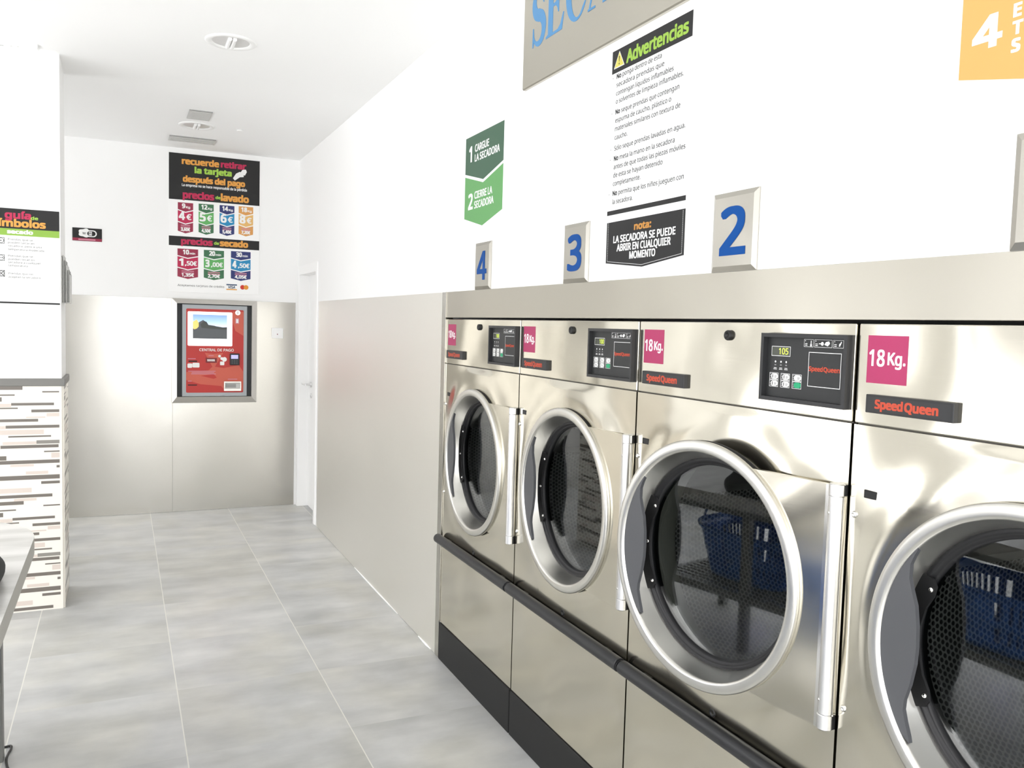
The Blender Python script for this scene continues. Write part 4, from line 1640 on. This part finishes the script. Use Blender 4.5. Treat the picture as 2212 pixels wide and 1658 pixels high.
# ------------------------------------------------------------------ ceiling things
def downlight(x, y, label):
    r = empty('recessed_downlight', T(x, y, ZC) @ Matrix.Rotation(math.pi, 4, 'X'), label, 'ceiling light', 'recessed downlights')
    b = MB()
    b.lathe([(.122, -.001), (.122, .003), (.116, .007), (.100, .0075), (.092, .004), (.088, .001), (.088, -.001)], M_LAMP, 56)
    b.build('trim_ring', r)
    b = MB()
    b.lathe([(.0885, .001), (.082, .0018), (.0, .0022)], M_REFL, 48)
    b.build('reflector', r)
    for sx_ in (-.011, .011):
        b = MB()
        b.tube([(sx_, -.07, .008), (sx_, .07, .008)], .010, M_LAMP, 10)
        b.build('lamp_tube', r)


downlight(.497, 4.468, 'round white recessed downlight alone in the open ceiling')
downlight(.494, 6.497, 'round white recessed downlight between the two ceiling grilles')

S = empty('ceiling_vent', T(.4865, 6.150, ZC) @ Matrix.Rotation(math.pi, 4, 'X'), 'small grey square air grille on ceiling beyond first downlight', 'vent')
b = MB()
b.box(-.072, .072, -.130, .130, 0, .006, M_VENTD)
b.build('grille_back', S)
b = MB()
b.outline(-.072, .072, -.130, .130, .0075, .010, M_VENT)
for k in range(11):
    yy = -.112 + k * .0224
    b.box(-.064, .064, yy - .004, yy + .004, .006, .0105, M_VENT)
b.build('slats', S)
S = empty('slot_diffuser', T(.5025, 7.02, ZC) @ Matrix.Rotation(math.pi, 4, 'X'), 'wide grey slot air diffuser on ceiling against the far wall', 'vent')
b = MB()
b.box(-.165, .165, -.090, .090, 0, .006, M_VENTD)
b.build('grille_back', S)
b = MB()
b.outline(-.167, .167, -.092, .092, .008, .014, M_VENT)
for k in range(4):
    yy = -.062 + k * .041
    b.box(-.155, .155, yy - .011, yy + .011, .006, .0105, M_VENT)
b.build('slats', S)
b = MB()
b.xf = Matrix.Rotation(math.pi, 4, 'X')
b.cyl(.022, -.001, .010, M_LAMP, 24, .003)
o = b.build('ceiling_sensor', None, T(.785, 6.48, ZC))
tag(o, 'tiny round white sensor on ceiling beside the farther downlight', 'sensor')
S = empty('emergency_light', T(-.475, 5.045, ZC) @ Matrix.Rotation(math.pi, 4, 'X'), 'slim white emergency light on ceiling just before the pillar', 'emergency light')
b = MB()
b.box(-.10, .10, -.032, .032, -.001, .016, M_LAMP, .004, 2)
b.build('housing', S)
b = MB()
b.rect(-.085, -.055, -.020, -.012, .0164, M_VENTD)
b.xf = T(-.02, -.006, .0164)
b.disc(.005, 0, M_VENT, 12)
b.xf = T(.01, .002, .0164)
b.disc(.005, 0, M_VENT, 12)
b.build('indicator', S)

# ------------------------------------------------------------------ folding table with baskets
TZ0, TZ1 = .742, .802
S = empty('folding_table', T(-.681, 2.2, 0), 'pale grey laundry table with rounded end and thick edge before the pillar', 'table')
b = MB()
xr, xl = .400, -.400
prof = arc(0, 1.20, .40, .40, 0, 180, 32) + [(xl, -2.2), (xr, -2.2)]
b.prism(prof, TZ0, TZ1, M_TOPE)
b.poly([(p[0] * .9999, p[1] * .9999) for p in prof], TZ1 + .0006, M_TTOP)
b.build('table_top', S)
legs = [(.275, 1.22), (-.275, 1.22), (.275, .68), (-.275, .68), (.275, -.6), (-.275, -.6), (.275, -2.0), (-.275, -2.0)]
for x, y in legs:
    b = MB()
    b.box(x - .022, x + .022, y - .022, y + .022, 0, TZ0, M_TLEG, .002, 1)
    b.build('leg', S)
b = MB()
for x in (-.275, .275):
    b.box(x - .018, x + .018, -2.0, 1.22, .685, TZ0, M_TLEG)
    b.box(x - .018, x + .018, -2.0, 1.22, .255, .295, M_TLEG)
b.box(-.275, .275, 1.2, 1.235, .255, .295, M_TLEG)
b.box(-.275, .275, -2.015, -1.98, .255, .295, M_TLEG)
b.build('frame_rail', S)
b = MB()
for k in range(12):
    x = -.245 + k * .0445
    b.box(x - .012, x + .012, -1.98, 1.2, .285, .297, M_TLEG)
b.build('slatted_shelf', S)


def basket(x, y, rz, label):
    r = empty('laundry_basket', T(x, y, .2975) @ Matrix.Rotation(rz, 4, 'Z'), label, 'laundry basket', 'blue laundry baskets under the table')
    N = 120
    L0, W0, L1, W1, H = .23, .15, .29, .20, .26

    def ring(t_, grow=0.):
        l, w = L0 + (L1 - L0) * t_ + grow, W0 + (W1 - W0) * t_ + grow
        out = []
        for i in range(N):
            a = 2 * math.pi * i / N
            c_, s_ = math.cos(a), math.sin(a)
            e = .45
            x_, y_ = l * math.copysign(abs(c_) ** e, c_), w * math.copysign(abs(s_) ** e, s_)
            lift = .045 * max(0, abs(c_) - .55) ** 1 / .45 if t_ == 1 else 0
            out.append((x_, y_, H * t_ + (lift * .55 if t_ == 1 else 0)))
        return out
    levels = [0, .10, .18, .42, .54, .86, .94, 1.0]
    slots = {(2, 3), (4, 5)}
    rings = [ring(t_) for t_ in levels]
    vs = [p for rg in rings for p in rg]
    fs = []
    for k in range(len(levels) - 1):
        for i in range(N):
            if (k, k + 1) in slots and i % 3 == 1:
                continue
            j = (i + 1) % N
            fs.append((k * N + i, k * N + j, (k + 1) * N + j, (k + 1) * N + i))
    fs.append(tuple(range(N))[::-1])
    b = MB()
    b.add(vs, fs, M_BASKET, True)
    b.tube(ring(1.0, .008), .007, M_BASKET, 8, closed=True)
    body = b.build('basket_body', r)
    sm = body.modifiers.new('thick', 'SOLIDIFY')
    sm.thickness = .0025
    for sg in (1, -1):
        b = MB()
        pts = []
        for i in range(17):
            t_ = math.pi * i / 16
            pts.append((sg * (L1 + .006 + .010 * math.sin(t_)), .085 * math.cos(t_), H + .02 + .062 * math.sin(t_)))
        b.tube(pts, .0075, M_BASKET, 8)
        b.build('handle', r)


basket(-.70, 3.02, R(92), 'blue plastic laundry basket on shelf, the one nearest the rounded table end')
basket(-.60, 2.36, R(86), 'blue plastic laundry basket on table shelf, middle of the three')
basket(-.70, 1.72, R(95), 'blue plastic laundry basket on table shelf, far from the rounded table end')

# soft black bag on the table
S = empty('black_bag', T(-.515, 2.74, TZ1 + .001), 'soft black bag lying on the pale grey table', 'bag')
b = MB()
NU, NV = 40, 12
vs = []
for j in range(NV + 1):
    t_ = j / NV
    for i in range(NU):
        a = 2 * math.pi * i / NU
        c_, s_ = math.cos(a), math.sin(a)
        e = .5
        k = (1 - .16 * t_ ** 3) * (.93 + .07 * math.sin(math.pi * min(1, t_ * 1.3)))
        wob = 1 + .02 * math.sin(3 * a + 4 * t_) + .015 * math.sin(7 * a)
        x_ = .20 * math.copysign(abs(c_) ** e, c_) * k * wob
        y_ = .30 * math.copysign(abs(s_) ** e, s_) * k * wob
        vs.append((x_, y_, (.125 + .012 * math.sin(5 * y_ / .3 + 1)) * t_))
fs = [(j * NU + i, j * NU + (i + 1) % NU, (j + 1) * NU + (i + 1) % NU, (j + 1) * NU + i) for j in range(NV) for i in range(NU)]
fs.append(tuple(range(NU))[::-1])
top = NV * NU
vs.append((0, 0, .135))
fs += [(top + i, top + (i + 1) % NU, len(vs) - 1) for i in range(NU)]
b.add(vs, fs, M_BAG, True)
b.build('bag_body', S)
b = MB()
b.tube([(.03, -.16 + .32 * i / 14, .128 + .045 * math.sin(math.pi * i / 14)) for i in range(15)], .010, M_BAG, 8)
b.build('strap', S)

# cable on the floor by the table leg
b = MB()
cp_ = [(-.392, 3.512, .004), (-.372, 3.515, .004), (-.369, 3.486, .004), (-.374, 3.452, .004), (-.375, 3.41, .004), (-.368, 3.36, .004), (-.355, 3.30, .004), (-.35, 3.22, .004)]
sm_ = []
for i in range(len(cp_) - 1):
    p0, p1, p2, p3 = (Vector(cp_[max(0, i - 1)]), Vector(cp_[i]), Vector(cp_[i + 1]), Vector(cp_[min(len(cp_) - 1, i + 2)]))
    for k in range(6):
        t_ = k / 6
        sm_.append(tuple(.5 * (2 * p1 + (p2 - p0) * t_ + (2 * p0 - 5 * p1 + 4 * p2 - p3) * t_ ** 2 + (3 * p1 - p0 - 3 * p2 + p3) * t_ ** 3)))
b.tube(sm_ + [cp_[-1]], .0042, M_CABLE, 8)
tag(b.build('power_cable'), 'thin black cable curling on floor beside the table leg', 'cable')
